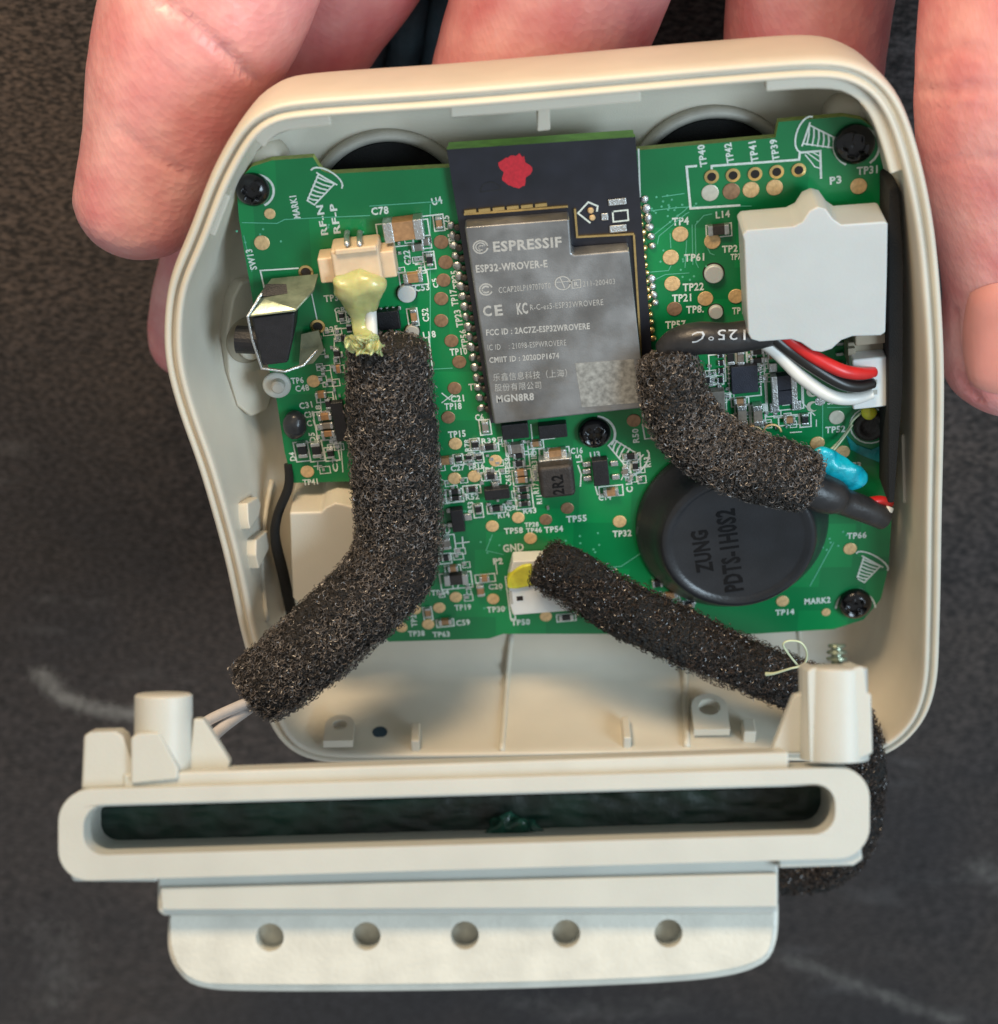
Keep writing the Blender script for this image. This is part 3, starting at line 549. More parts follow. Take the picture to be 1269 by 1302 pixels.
chip('regulator_chip', 764, 602, 20, 34, .11, leads=[(746, 591, 11, 6), (746, 600, 11, 6), (747, 609, 11, 6), (781, 590, 10, 7), (783, 607, 10, 7)])
chip('driver_chip', 947, 483, 34, 36, .08, 'ic2', leads=[(927, 470 + i * 6, 4, 3) for i in range(5)] + [(967, 468 + i * 6, 4, 3) for i in range(5)])
obj('solder_pad', bbox(983, 468, 11, 12, .002, .03), M['solder'], brd, bevel=.01); obj('solder_pad', bbox(985, 519, 12, 13, .002, .03), M['solder'], brd, bevel=.01); obj('solder_pad', bbox(1013, 516, 12, 13, .002, .03), M['solder'], brd, bevel=.01)
chip('inductor', 910, 511, 24, 26, .12, 'cap2'); 
o = chip('power_inductor', 708, 614, 45, 43, .28, 'induct', bev=.05, lab='black square inductor marked 2R2'); obj('terminal', bbox(706, 588, 42, 8, .004, .14), M['solder'], o, bevel=.01)
obj('marking', text("2R2", 710.5, 629, 708, 604, 15, .2825), M['emb'], o, recalc=False)
V, Fc = sweep([(*P(375, 522, .06), .10), (*P(375, 540, .08), .12), (*P(377, 556, .06), .10)], 16, 20, .12); obj('glue_blob', ([(v[0] + .01 * noise.noise(Vector(v) * 12), v[1], v[2] + .02 * noise.noise(Vector(v) * 15)) for v in V], Fc), M['rubber'], brd, smooth=True, label='black blob of potting compound')
for x, y in ((958, 549), (982, 547)): obj('coil_turn', sweep([(*P(x + 11 * math.cos(t), y + 2 - 9 * math.sin(t), .05), .012) for t in np.linspace(0, math.pi, 9)], 6, 14), M['gold'], brd, smooth=True)
sd = []; sl_ = []
for (x0, y0, x1, y1, cnt) in ((402, 395, 436, 600, 46), (556, 560, 700, 650, 60), (895, 442, 1018, 548, 60), (530, 680, 600, 760, 16), (790, 585, 815, 615, 10), (505, 300, 548, 345, 10), (840, 745, 890, 775, 10)):
    for k in range(cnt):
        x, y = random.uniform(x0, x1), random.uniform(y0, y1); sd.append(bbox(x, y, random.uniform(2.5, 5.5), random.uniform(2.5, 5), .003, random.uniform(.012, .03)))
        if k % 2 == 0: sl_.append(rect(x + 2, y, random.uniform(7, 14), random.uniform(6, 10), 1.2))
obj('solder_dots', join(sd), M['solder'], brd, kind='stuff'); obj('fine_print', join(sl_), M['silk'], brd, recalc=False, kind='stuff')
# ---- screws
def screw(x, y, rpx, z, ph):
    c = P(x, y, z + .06); c.z = z; R = cmx(x, y, rpx); nr, na = 22, 72; V = []; Fc = []
    for j in range(nr + 1):
        r = R * (j / nr)
        for i in range(na):
            t = 2 * math.pi * i / na; h = .13 * math.sqrt(max(0, 1 - (r / R) ** 2 * .93)) + .01; X, Y = r * math.cos(t + ph), r * math.sin(t + ph)
            a = .15 * R * (2.1 - r / R * .9); inx = (abs(X) < a and abs(Y) < R * .60) or (abs(Y) < a and abs(X) < R * .60)
            if inx: h -= .10 * (1 - .5 * r / R)
            V.append((c.x + r * math.cos(t), c.y + r * math.sin(t), z + h))
    for i in range(na): V.append((c.x + R * math.cos(2 * math.pi * i / na), c.y + R * math.sin(2 * math.pi * i / na), z - .01))
    for j in range(nr + 1):
        for i in range(na): Fc.append((j * na + i, j * na + (i + 1) % na, (j + 1) * na + (i + 1) % na, (j + 1) * na + i))
    o = obj('screw', (V, Fc), M['screw'], brd, smooth=True, recalc=False); return o
screw(321, 243, 21.5, .006, .5); screw(1087, 185, 26, .006, .2); screw(756, 552, 21, .006, .6); screw(1088, 770, 21, .006, .3)
# recess for the missing screw at the right, and the pale clip pin at the left
c = P(1106, 541, 0); R = cmx(1106, 541, 21); obj('screw_hole', lathe((c.x, c.y, .002), [(R, 0), (R, .02), (R * .85, .05), (R * .62, .05), (R * .55, .01), (R * .3, .008)], 36), M['induct'], brd, smooth=True)
c = P(352, 490, .03); R = cmx(352, 490, 18); o = obj('clip_pin', lathe((c.x, c.y, .002), [(R, 0), (R, .03), (R * .9, .045), (R * .45, .05)], 36), M['bracket'], brd, smooth=True); obj('pin_core', lathe((c.x + .02, c.y + .02, .04), [(R * .5, 0), (R * .48, .08), (R * .35, .10)], 28), M['grey'], o)
# ---- wireless module (a part of the board; its pieces are sub-parts)
MZ = .085
mp = [(569, 207), (809, 181), (836, 500), (835, 515), (632, 540), (612, 500)]
TL = P(568, 190, MZ); TR = P(808, 174, MZ); BLp = P(624, 538, MZ); BRp = P(834, 515, MZ)
mo = obj('wireless_module', prism([[TL, TR, BRp, BLp]], (0, 0, -.075)), M['mod'], brd, label='black wireless module with silver shield and antenna strip')
mo.data.materials.append(M['modedge'])
for p in mo.data.polygons:
    if abs(p.normal.z) < .5 and p.normal.y > .5: p.material_index = 1
SZ = .30
obj('antenna_overhang', prism([[P(569.5, 190, MZ - .004), P(806.5, 174, MZ - .004), P(808, 184, MZ - .004), P(571, 204, MZ - .004)]], (0, 0, -.20)), M['modedge'], mo)
sh = [(591, 289), (724, 279), (727, 322), (731, 324), (800, 318.5), (822, 519), (628, 540)]
obj('shield', prism([[P(a, b, SZ) for a, b in sh]], (0, 0, -(SZ - MZ))), M['shield'], mo, bevel=.022, seg=3)
# shield foot frame line and gold tabs
obj('shield_frame', join([box((P(a, b, MZ + .012) + P(c_, d_, MZ + .012)) / 2, P(c_, d_, MZ + .01) - P(a, b, MZ + .01), Vector((-(P(c_, d_, 0) - P(a, b, 0)).y, (P(c_, d_, 0) - P(a, b, 0)).x, 0)).normalized() * .02, (0, 0, .025)) for a, b, c_, d_ in ((590, 272, 722, 262), (733, 301, 806, 297), (731, 265, 734, 302), (806, 298, 818, 500))]), M['brass'], mo)
for k in range(6): obj('shield_tab', bbox(598 + k * 18, 269 - k * 1.6, 15, 4, MZ - .01, MZ + .03), M['brass'], mo)
sp_ = []
sp = lambda s, a, b, c_, d_, h: sp_.append(text(s, a, b, c_, d_, h, SZ + .0022))
sp("ESPRESSIF", 627, 314, 714, 307.5, 13.5); sp("ESP32-WROVER-E", 605, 342, 696, 335, 10); sp("CCAP20LP197070T0", 634, 369, 700, 363, 7.5); sp("211-200403", 741, 361, 782, 357.5, 7)
sp("C", 614, 396, 625, 395, 14); sp("E", 629, 395, 639, 394, 14); sp("KC", 657, 393, 671, 391.5, 15); sp("R-C-es5-ESP32WROVERE", 674, 391, 767, 384, 7.5)
sp("FCC ID : 2AC7Z-ESP32WROVERE", 618, 423, 750, 414.5, 8.5); sp("IC ID    : 21098-ESPWROVERE", 620, 442, 720, 435.5, 7.5); sp("CMIIT ID : 2020DP1674", 622, 458, 711, 452, 8)
sp("乐鑫信息科技（上海）", 627, 480, 721, 474, 10.5); sp("股份有限公司", 629, 493, 688, 489.5, 10); sp("MGN8R8", 631, 507.5, 679, 504, 10)
def ring2(cx, cy, r, lw, z=SZ + .0022, a0=0, a1=2 * math.pi, n=26): return line([(cx + r * math.cos(t), cy - r * .88 * math.sin(t)) for t in np.linspace(a0, a1, n)], lw, z)
sp_ += [ring2(611, 314, 9, 1.8), ring2(611, 314, 6, 1.5, a0=.4, a1=4.6), ring2(612, 315, 3.2, 1.6, a0=1, a1=5), ring2(618, 368, 8, 2, a0=.5, a1=5.8), ring2(618, 368, 4.5, 2.4, a0=.9, a1=5.4), ring2(715.5, 360, 9.5, 1.6), line([(708, 359), (723, 357.5)], 1.4, SZ + .0026), line([(712, 353), (718, 366)], 1.4, SZ + .003)]
sp_.append(line([(727, 356.5), (738, 355.5), (738.5, 365.5), (727.5, 366.5)], 1.3, SZ + .0022, True)); sp_.append(text("R", 730, 361.3, 735.5, 360.8, 6, SZ + .0024))
obj('shield_lettering', join(sp_), M['etch'], mo, recalc=False, kind='stuff')
# blank etched square with coarse hatching
M['patch'] = mat('etched_patch', (.33, .33, .31), .65, .4, var=.35, vs=16, detail=2)
obj('etched_patch', prism([[P(a, b, SZ + .0022) for a, b in ((731, 462), (806, 457), (812, 512), (740, 518))]], (0, 0, -.0015)), M['patch'], mo)
# antenna end: marks
rd = []
c = P(655, 217, MZ + .003)
obj('red_mark', prism([[c + Vector((math.cos(t) * .145 * (1 + .14 * math.sin(5 * t + 1) + random.uniform(-.13, .13)), math.sin(t) * .165 * (1 + random.uniform(-.13, .13)), 0)) for t in np.linspace(0, 2 * math.pi, 34)[:-1]]], (0, 0, -.004)), M['red'], mo)
pr = [line([(748, 257), (735, 271), (750, 283)], 2.2, MZ + .003), line([(748, 257), (760, 262), (759, 268)], 2.2, MZ + .0034), line([(779, 269), (798, 267), (799, 280), (780, 282)], 2, MZ + .003, True)]
obj('module_print', join(pr), M['silk'], mo, recalc=False, kind='stuff')
obj('antenna_ghost', join([ring2(624, 243, 13, 2, MZ + .002, 0, math.pi, 16), line([(611, 244), (637, 241)], 2, MZ + .0022)]), M['ic'], mo, recalc=False)
for x, y, a, b in ((785, 257, 23, 8), (786, 291, 22, 9), (769, 276, 9, 9)): obj('solder_pad', bbox(x, y, a, b, MZ, MZ + .02), M['solder'], mo, bevel=.008)
for x, y in ((751, 267), (753, 276)): obj('solder_pad', lathe(P(x, y, MZ), [(.03, 0), (.03, .02), (.02, .03)], 12), M['gold'], mo)
sj = mesh('solder_joint', *lathe((0, 0, 0), [(.046, 0), (.043, .012), (.03, .026), (.012, .032)], 12), M['solder'], True); gj = mesh('castellation', *lathe((0, 0, 0), [(.034, 0), (.034, .06), (.026, .072)], 10), M['brass'], True); gd = mesh('castellation', *lathe((0, 0, 0), [(.034, 0), (.034, .06), (.02, .065)], 10), M['induct'], True)
def along(a, b, n, me, name):
    for k in range(n):
        t = k / (n - 1); c = P(a[0] + (b[0] - a[0]) * t + random.uniform(-.5, .5), a[1] + (b[1] - a[1]) * t, .0); c.z = .004; q_ = place(name, me, c, mo); q_.rotation_euler = (random.uniform(-.2, .2), random.uniform(-.2, .2), random.random() * 3); q_.scale = (random.uniform(.8, 1.2), random.uniform(.8, 1.1), random.uniform(.7, 1.1))
along((573, 286), (612, 518), 19, sj, 'solder_joint'); along((820, 253), (829, 312), 6, sj, 'solder_joint'); along((828, 354), (833, 384), 4, sj, 'solder_joint')
along((581, 288), (620, 518), 19, gd, 'castellation'); along((812, 262), (829, 428), 17, gj, 'castellation')

# ================================================================== connectors and covers on the board
# cream connector at the left
LC = P(455, 345, 0)
rf = root('cream_connector', LC, 'cream two pin connector with glue on its front, upper left of the board', 'connector')
obj('connector_body', join([bbox(454, 340, 62, 48, .01, .34)]), M['cream'], rf, bevel=.03)
obj('wing', bbox(418, 344, 25, 32, .01, .26), M['cream'], rf, bevel=.02); obj('wing', bbox(491, 337, 24, 34, .01, .26), M['cream'], rf, bevel=.02)
obj('latch_bar', bbox(452, 319, 54, 8, .30, .375), M['cream'], rf, bevel=.02); obj('latch_bar', bbox(455, 366, 60, 14, .04, .36), M['cream'], rf, bevel=.03)
for x in (441, 457): obj('pin', sweep([(*P(x + 1, 292, .03), .03), (*P(x, 300, .10), .028), (*P(x, 306, .30), .026), (*P(x, 314, .37), .026)], 8, 14, .02), M['solder'], rf, smooth=True)
# glue drip
def blob(path, n=24, nl=40, amp=.02, sc=6, **k):
    V, Fc = sweep(path3(path), n, nl, k.get('re', .12), k.get('flat', .7)); return [Vector(v) + Vector((noise.noise(Vector(v) * sc), noise.noise(Vector(v) * sc + Vector((9, 0, 0))), noise.noise(Vector(v) * sc + Vector((0, 9, 0))))) * amp for v in V], Fc
g = root('glue_drip', P(456, 380, 0), 'yellow green glue running from the cream connector down to the thick foam', 'glue')
obj('glue_bead', blob([(455, 342, .33, 20), (457, 360, .34, 34), (458, 378, .28, 29), (457, 396, .24, 14), (459, 415, .30, 9.5), (464, 436, .50, 14)], amp=.05, flat=.55), M['glue'], g, smooth=True)
V, Fc = sweep(path3([(440, 452, .78, 7), (452, 442, .84, 13), (468, 446, .90, 17), (480, 452, .88, 11), (484, 462, .86, 5)]), 70, 130, .1, .45)
obj('glue_smear', ([Vector(v) + Vector((0, 0, -.11 + .07 * noise.noise(Vector(v) * 14) + .06 * noise.noise(Vector(v) * 30))) + Vector((noise.noise(Vector(v) * 9), noise.noise(Vector(v) * 9 + Vector((7, 0, 0))), 0)) * .11 for v in V], Fc), M['glue'], g, smooth=True)
tag(obj('wire', sweep(path3([(470, 375, .30, 8), (471, 400, .26, 8), (473, 430, .35, 8), (476, 460, .4, 8)]), 12, 20), M['wwht'], smooth=True), 'short white wire leaving the cream connector beside the glue', 'wire')
# side switch
sw = root('side_switch', P(350, 420, 0), 'tactile push switch in a bright metal hood at the left edge of the board', 'switch')
obj('switch_body', prism([[P(319, 404, .42), P(376, 397, .42), P(373, 430, .42), P(366, 462, .42), P(333, 466, .42)]], (0, 0, -.41)), M['ic'], sw, bevel=.03)
hp = [P(345, 357, .08), P(405, 351, .08), P(399, 371, .24), P(376, 396, .44), P(316, 403, .44), P(327, 380, .26)]
obj('hood', prism([hp], (0, .02, -.012)), M['mirror'], sw, bevel=.004); obj('hood_window', prism([[P(331, 378, .27), P(338, 362, .15), P(364, 362, .15), P(366, 374, .24)]], (0, .01, .006)), M['ic'], sw)
def seg_frame(pts, r_):
    Q = [P(*p) for p in pts]; out = []
    for p, q in zip(Q[:-1], Q[1:]):
        d = (q - p); dn = d.normalized(); n_ = dn.cross(Vector((0, 0, 1))).normalized(); out.append(box((p + q) / 2, d + dn * r_, n_ * r_, n_.cross(dn) * r_ * 1.6))
    return join(out)
obj('hood_frame', seg_frame([(332, 374, .30), (315, 402, .45), (321, 432, .45), (333, 468, .42), (362, 472, .38), (386, 464, .30), (402, 446, .16)], .022), M['solder'], sw, bevel=.006)
obj('plunger', lathe(P(314, 432, .15), [(.14, -.1), (.14, .16)], 24, (1, 0, .1)), M['ic'], sw)
obj('side_plate', prism([[P(383, 425, .10), P(405, 420, .10), P(412, 445, .10), P(398, 462, .10), P(380, 466, .10)]], (0, 0, -.03)), M['mirror'], sw)
# white silicone cap
wp = [(946, 306), (944, 299), (949, 293), (1008, 288), (1020, 282), (1029, 268), (1040, 263), (1051, 266), (1060, 279), (1070, 286), (1124, 282), (1129, 284), (1128, 350), (1126, 423), (1120, 427), (1084, 428), (1070, 433), (1058, 444), (1046, 448), (1032, 446), (1018, 436), (1006, 432), (966, 435), (955, 432), (951, 424), (949, 380)]
tag(obj('silicone_cap', prism([[P(a, b, .66) for a, b in wp]], (0, 0, -.50)), M['white'], bevel=.035, seg=4), 'white silicone cover with a rounded ridge at the upper right of the board', 'cover')
# socket + plug at the right
so = root('beige_socket', P(1100, 440, 0), 'beige board socket peeking out below the white silicone cover', 'socket')
obj('socket_body', bbox(1103, 448, 50, 30, .01, .24), M['sock'], so, bevel=.015); obj('socket_rim', bbox(1108, 432, 42, 14, .05, .34), M['sock'], so, bevel=.02); obj('latch', bbox(1083, 448, 10, 10, .05, .30), M['sock'], so, bevel=.01)
for k in range(3): obj('pin', bbox(1068, 438 + k * 13, 10, 4, .01, .05), M['solder'], so, bevel=.01)
pl = root('wire_plug', P(1105, 490, 0), 'small white three way plug with glue below it, right of the wires', 'plug')
obj('plug_body', bbox(1106, 488, 44, 66, .02, .42), M['plug'], pl, bevel=.025, seg=3)
for y in (473, 486, 499): obj('wire_slot', bbox(1111, y, 9, 6, .40, .423), M['grey'], pl)
obj('glue_bead', blob([(1095, 521, .14, 9), (1105, 524, .14, 12), (1115, 521, .14, 9)], 16, 16, .01), M['glue2'], pl, smooth=True)
for nm, m_, pts in (('white', 'wwht', [(955, 425, .42, 9), (985, 446, .46, 8.5), (1020, 480, .50, 9), (1055, 503, .50, 8.6), (1085, 507, .44, 8), (1110, 500, .42, 7)]), ('black', 'wblk', [(975, 420, .50, 9), (1000, 442, .50, 8.5), (1035, 467, .56, 8.5), (1070, 487, .56, 8.5), (1092, 491, .50, 8), (1110, 487, .42, 7)]), ('red', 'wred', [(990, 418, .5, 9), (1010, 436, .52, 8.5), (1038, 455, .58, 8.7), (1070, 471, .60, 8.7), (1095, 475, .52, 8), (1111, 473, .42, 7)])):
    tag(obj('wire', sweep(path3(pts), 14, 44), M[m_], smooth=True), {'white': 'white wire curving into the small white plug, lowest of three', 'black': 'black wire between the red and white ones entering the small plug', 'red': 'red wire curving into the small white plug, topmost of three'}[nm], 'wire', 'wires of the small white plug')
# black foam strips
tag(obj('foam_strip', prism([[P(a, b, .50) for a, b in ((1131, 240), (1143, 236), (1149, 330), (1148, 500), (1140, 600), (1137, 640), (1129, 640), (1129, 430))]], (0, 0, -1.1)), M['foamstrip'], bevel=.02), 'straight black foam strip wedged between the white cover and the right wall', 'foam strip')
tag(obj('foam_strip', sweep(path3([(366, 590, .0, 5), (367, 618, .06, 6), (353, 655, .1, 6), (350, 685, .1, 6.5), (360, 730, .05, 7), (371, 780, -.1, 7)]), 10, 50, flat=1.5), M['foamstrip'], smooth=True), 'thin kinked black foam strip along the lower left inner wall', 'foam strip')
# round rubber buzzer
bz = root('rubber_buzzer', P(930, 670, 0), 'round black rubber buzzer cap with raised letters on the lower right of the board', 'buzzer')
c = P(930, 668, .02); R = cmx(930, 668, 122)
ring_ = [(R, 0), (R * 1.0, .05), (R * .97, .10), (R * .90, .18), (R * .84, .30), (R * .80, .40), (R * .77, .435), (R * .73, .44), (R * .69, .41), (R * .66, .40), (R * .3, .405)]
V, Fc = lathe((c.x, c.y, .005), ring_, 90); V = [Vector((v[0] + (v[2] / .44) * .03, v[1] + (v[2] / .44) * .04, v[2])) for v in V]
obj('rubber_cap', (V, Fc), M['rubber'], bz, smooth=True)
obj('shaded_letters', join([text("ZUNG", 897, 728, 889, 675, 22, .413), text("PDTS-1H0S2", 934, 752, 922, 648, 25, .413)]), M['emb'], bz, recalc=False)  # flat, darker colour paints the shading of letters moulded in the rubber
# lower white connector
lc = root('white_connector', P(690, 740, 0), 'flat white connector at the board bottom under the end of the long foam', 'connector')
obj('connector_body', prism([[P(*q, .22) for q in ((652, 714), (722, 711), (733, 770), (728, 777), (652, 783), (648, 770), (646, 738))]], (0, 0, -.21)), M['plug'], lc, bevel=.02)
obj('glue_bead', prism([[P(*q, .25) for q in ((645, 748), (645, 738), (649, 730), (657, 724), (664, 720), (676, 718), (680, 745), (660, 749))]], (0, 0, -.12)), M['glue2'], lc, bevel=.03, seg=4)
obj('key_slot', bbox(661, 761, 8, 6, .21, .2235), M['hole'], lc); obj('side_slot', bbox(650, 760, 3.5, 18, .21, .2235), M['grey'], lc)
# ================================================================== foam sleeves
def foam(name, pts, label, black=False, nring=150, nl=420, seed=0, fib=15000, re=.05, flat=.85, pit=.05):
    r = root(name, P(pts[0][0], pts[0][1], 0), label, 'foam sleeve', 'foam sleeves on the wires')
    pts = [(a, b, c, d * (.92 if not black else .97)) for a, b, c, d in pts]
    V, Fc = sweep(path3(pts), nring, nl, re, flat); A = np.array([tuple(v) for v in V])
    C = A.reshape(nl, nring, 3).mean(1); N = (A.reshape(nl, nring, 3) - C[:, None]).reshape(-1, 3); N /= np.maximum(np.linalg.norm(N, axis=1), 1e-6)[:, None]
    D = np.empty(len(A)); o = Vector((seed * 7.3, 0, 0))
    for i, p in enumerate(A):
        v = Vector(p) + o; d = noise.voronoi(v * 19)[0][0]; d2 = noise.voronoi(v * 34 + o)[0][0]
        D[i] = -pit * max(0, 1 - d * 1.7) - pit * .5 * max(0, 1 - d2 * 1.8) + .06 * noise.noise(v * 1.8) + .02 * noise.noise(v * 6)
    A2 = A + N * D[:, None]; sl = obj('sleeve', (A2, Fc), M['foamb' if black else 'foam'], r, smooth=True)
    rr = np.random.default_rng(seed + 1); idx = rr.integers(0, len(A), fib); p = A[idx] + N[idx] * rr.uniform(-.03, .028, fib)[:, None] + rr.normal(0, .008, (fib, 3))
    nn = N[idx] + rr.normal(0, .55, (fib, 3)); nn /= np.linalg.norm(nn, axis=1)[:, None]; u = np.cross(nn, rr.normal(size=(fib, 3))); u /= np.linalg.norm(u, axis=1)[:, None]; w_ = np.cross(nn, u)
    R0 = rr.uniform(.015, .034, fib)[:, None]; wd = rr.uniform(.0022, .0055, fib)[:, None]; sp0 = rr.uniform(1.2, 4.2, fib)[:, None]; pts_ = []
    for q in range(5):
        t = sp0 * q / 4; e = u * np.cos(t) + w_ * np.sin(t); pts_ += [p + e * (R0 - wd), p + e * (R0 + wd) + nn * wd * .8]
    V = np.stack(pts_, 1).reshape(-1, 3); k = np.arange(fib)[:, None] * 10
    Fc = np.concatenate([k + np.array([[2 * q, 2 * q + 1, 2 * q + 3, 2 * q + 2]]) for q in range(4)])
    obj('foam_strands', (V, Fc), M['fibreb' if black else 'fibre'], r, recalc=False, kind='stuff')
    return r
foam('foam_sleeve', [(493, 432, .42, 52), (494, 470, .45, 56), (499, 540, .50, 59), (504, 620, .55, 59), (507, 690, .65, 58), (490, 735, .80, 58), (448, 778, 1.0, 56), (390, 830, 1.25, 54), (340, 868, 1.45, 50), (318, 884, 1.5, 44)], 'thick charcoal foam sleeve bending from the cream connector over the left rim', seed=1, fib=26000)
foam('foam_sleeve', [(846, 448, .42, 34), (852, 478, .48, 42), (862, 520, .52, 46), (893, 560, .58, 47), (945, 588, .62, 46), (1000, 604, .62, 44), (1032, 615, .6, 40)], 'curved charcoal foam sleeve passing above the round black buzzer', seed=2, nl=300, fib=17000)
foam('foam_sleeve', [(686, 712, .42, 32), (730, 737, .48, 36), (790, 772, .56, 37), (860, 806, .66, 37), (930, 838, .78, 36), (1000, 866, .86, 34), (1055, 890, .8, 34), (1086, 940, .75, 34), (1090, 1000, .7, 34), (1082, 1060, .6, 34), (1050, 1098, .5, 34), (990, 1106, .4, 34), (900, 1100, .3, 34)], 'long black foam sleeve running from the white connector to behind the bracket', True, nring=100, nl=620, seed=3, fib=24000, pit=.04)
# heat shrink tubes
hs = root('heat_shrink_tube', P(900, 430, .4), 'dark heat shrink tube printed 125°C between the foam and the white cover', 'tube')
obj('tube', sweep(path3([(846, 452, .34, 19), (862, 436, .38, 20), (890, 430, .42, 21), (925, 430, .44, 20), (965, 424, .42, 20), (1000, 415, .4, 20)]), 28, 60, .06), M['shrink'], hs, smooth=True)
Vt, Ft = TXT["125°C"]
def on_tube(v):
    x = 914 - v[0] * 68; y = 426 + v[1] * -14
    if x < 895: y += (895 - x) * .32
    c0 = 430 + (0 if x > 890 else (890 - x) * .35); q = (y - c0) / 21.; z = .42 + .19 * math.sqrt(max(.02, 1 - min(.96, q * q))); return P(x, y - 0, z - .002)
dv = []
# subdivide glyph outline is not needed: letters are small against the tube radius
obj('printed_rating', ([on_tube((v[0], -v[1], 0)) for v in Vt], Ft), M['print'], hs, recalc=False, kind='stuff')
h2 = root('heat_shrink_tube', P(1080, 645, .3), 'tapered black heat shrink tube emerging from the curved foam toward the right wall', 'tube')
obj('tube', sweep(path3([(1015, 615, .55, 24), (1045, 627, .50, 25), (1060, 632, .46, 23), (1070, 637, .42, 18), (1100, 648, .34, 17), (1126, 660, .26, 15)]), 26, 50, .03), M['shrink'], h2, smooth=True)
tag(obj('wire', sweep(path3([(1105, 638, .3, 6), (1120, 636, .26, 6), (1132, 640, .2, 6)]), 10, 14), M['wred'], smooth=True), 'stub of red wire at the tip of the tapered heat shrink tube', 'wire')
tag(obj('wire', sweep(path3([(1118, 662, .3, 6), (1127, 654, .3, 6), (1131, 645, .26, 6)]), 10, 14), M['wwht'], smooth=True), 'stub of white wire at the tip of the tapered heat shrink tube', 'wire')
tag(obj('compound_blob', blob([(1030, 580, .42, 15), (1050, 586, .38, 17), (1075, 602, .3, 18), (1093, 618, .22, 17)], 24, 50, .05, 5), M['cyan'], smooth=True), 'bright cyan sealing compound smeared beside the curved foam sleeve', 'sealant')
cy = [(1075, 552), (1090, 566), (1108, 572), (1132, 562), (1134, 598), (1118, 588), (1098, 580), (1082, 572)]
M['cyanf'] = mat('thin_cyan_film', (.004, .26, .26), .3, var=.35, vs=6, bump=.6, bs=10)
tag(obj('compound_smear', prism([[P(a, b, .012) for a, b in cy]], (0, 0, -.008)), M['cyanf'], bevel=.004), 'thin cyan smear on the board below the empty screw hole', 'sealant')
M['film'] = mat('pale_glue_thread', (.50, .56, .38), .4)
tag(obj('glue_string', sweep(path3([(1096, 524, .1, 1.6), (1084, 535, .1, 1.6), (1079, 545, .08, 1.6), (1066, 562, .1, 1.6), (1050, 578, .25, 1.6), (1054, 579, .25, 1.6), (1070, 560, .1, 1.6), (1084, 540, .1, 1.5)]), 6, 70), M['film'], smooth=True), 'thin pale glue string hanging below the small white plug', 'glue string')
tag(obj('glue_string', sweep(path3([(974, 857, 1.2, 3), (985, 856, 1.25, 2), (1005, 850, 1.3, 1.6), (1022, 845, 1.3, 1.6), (1026, 830, 1.3, 1.6), (1018, 817, 1.3, 1.6), (1003, 815, 1.3, 1.6), (996, 820, 1.3, 1.6), (1003, 832, 1.28, 1.5), (1016, 848, 1.25, 1.5)]), 6, 90), M['film'], smooth=True), 'curled pale glue string on the long black foam near the bracket', 'glue string')
# white wires out of the thick foam
for k, pts in enumerate(([(340, 872, 1.5, 6), (320, 890, 1.6, 7), (262, 918, 2.4, 7), (249, 940, 2.9, 7.5), (244, 970, 3.2, 8), (244, 990, 3.2, 8)], [(350, 880, 1.5, 6), (318, 900, 1.6, 7), (280, 928, 2.3, 7.5), (262, 950, 2.9, 7.5), (250, 985, 3.2, 8)])):
    tag(obj('wire', sweep(path3(pts), 14, 40), M['wpnk'], smooth=True), ['upper of two pale wires leaving the thick foam toward the bracket', 'lower of two pale wires leaving the thick foam toward the bracket'][k], 'wire', 'pale wires at the end of the thick foam')

# ================================================================== BRACKET
DB = 15.6
BK = root('slotted_bracket', W(590, 1050, DB), 'white plastic bracket with a long rounded slot lying across the front of the housing', 'bracket')
EZ = -CD
def Wq(pts, d=DB): return [W(a, b, d) for a, b in pts]
def rrect(x0, y0, x1, y1, sl, r, n=8):
    o = []
    for (cx, cy, a) in ((x1 - r, y0 + r, 0), (x0 + r, y0 + r, 90), (x0 + r, y1 - r, 180), (x1 - r, y1 - r, 270)):
        for k in range(n + 1):
            t = math.radians(a + 90 * k / n); x = cx + r * math.cos(t); y = cy - r * math.sin(t); o.append((x, y - (x - 590) * sl))
    return o
SL = .029
ringo = rrect(74, 990, 1106, 1106, SL, 40); ringi = rrect(106, 1010, 1062, 1074, SL, 27)
obj('slot_frame', prism([Wq(ringo), Wq(ringi)], CD * .28), M['bracket'], BK, bevel=.045, seg=4)
ro2 = rrect(86, 1000, 1094, 1096, SL, 36); ri2 = rrect(108, 1012, 1060, 1072, SL, 25)
obj('slot_tube', prism([Wq(ro2, DB + .28), Wq(ri2, DB + .28)], CD * .9), M['bracket'], BK, bevel=.02)
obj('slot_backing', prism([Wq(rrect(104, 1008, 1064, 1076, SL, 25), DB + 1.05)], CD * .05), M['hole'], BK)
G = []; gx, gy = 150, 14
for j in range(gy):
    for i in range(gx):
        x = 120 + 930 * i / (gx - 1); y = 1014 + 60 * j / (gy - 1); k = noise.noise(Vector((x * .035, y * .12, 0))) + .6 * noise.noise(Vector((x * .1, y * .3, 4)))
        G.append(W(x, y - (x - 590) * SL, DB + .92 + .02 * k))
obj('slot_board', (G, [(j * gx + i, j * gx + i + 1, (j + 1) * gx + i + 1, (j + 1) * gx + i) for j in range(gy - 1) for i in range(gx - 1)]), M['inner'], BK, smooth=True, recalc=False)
V, Fc = sweep([(*W(610, 1070, DB + .8), .03), (*W(640, 1052, DB + .78), .09), (*W(660, 1050, DB + .78), .10), (*W(690, 1066, DB + .8), .04)], 24, 60, .05); M['grn2'] = mat('green_scrap', (.008, .06, .04), .2, var=.6, vs=9)
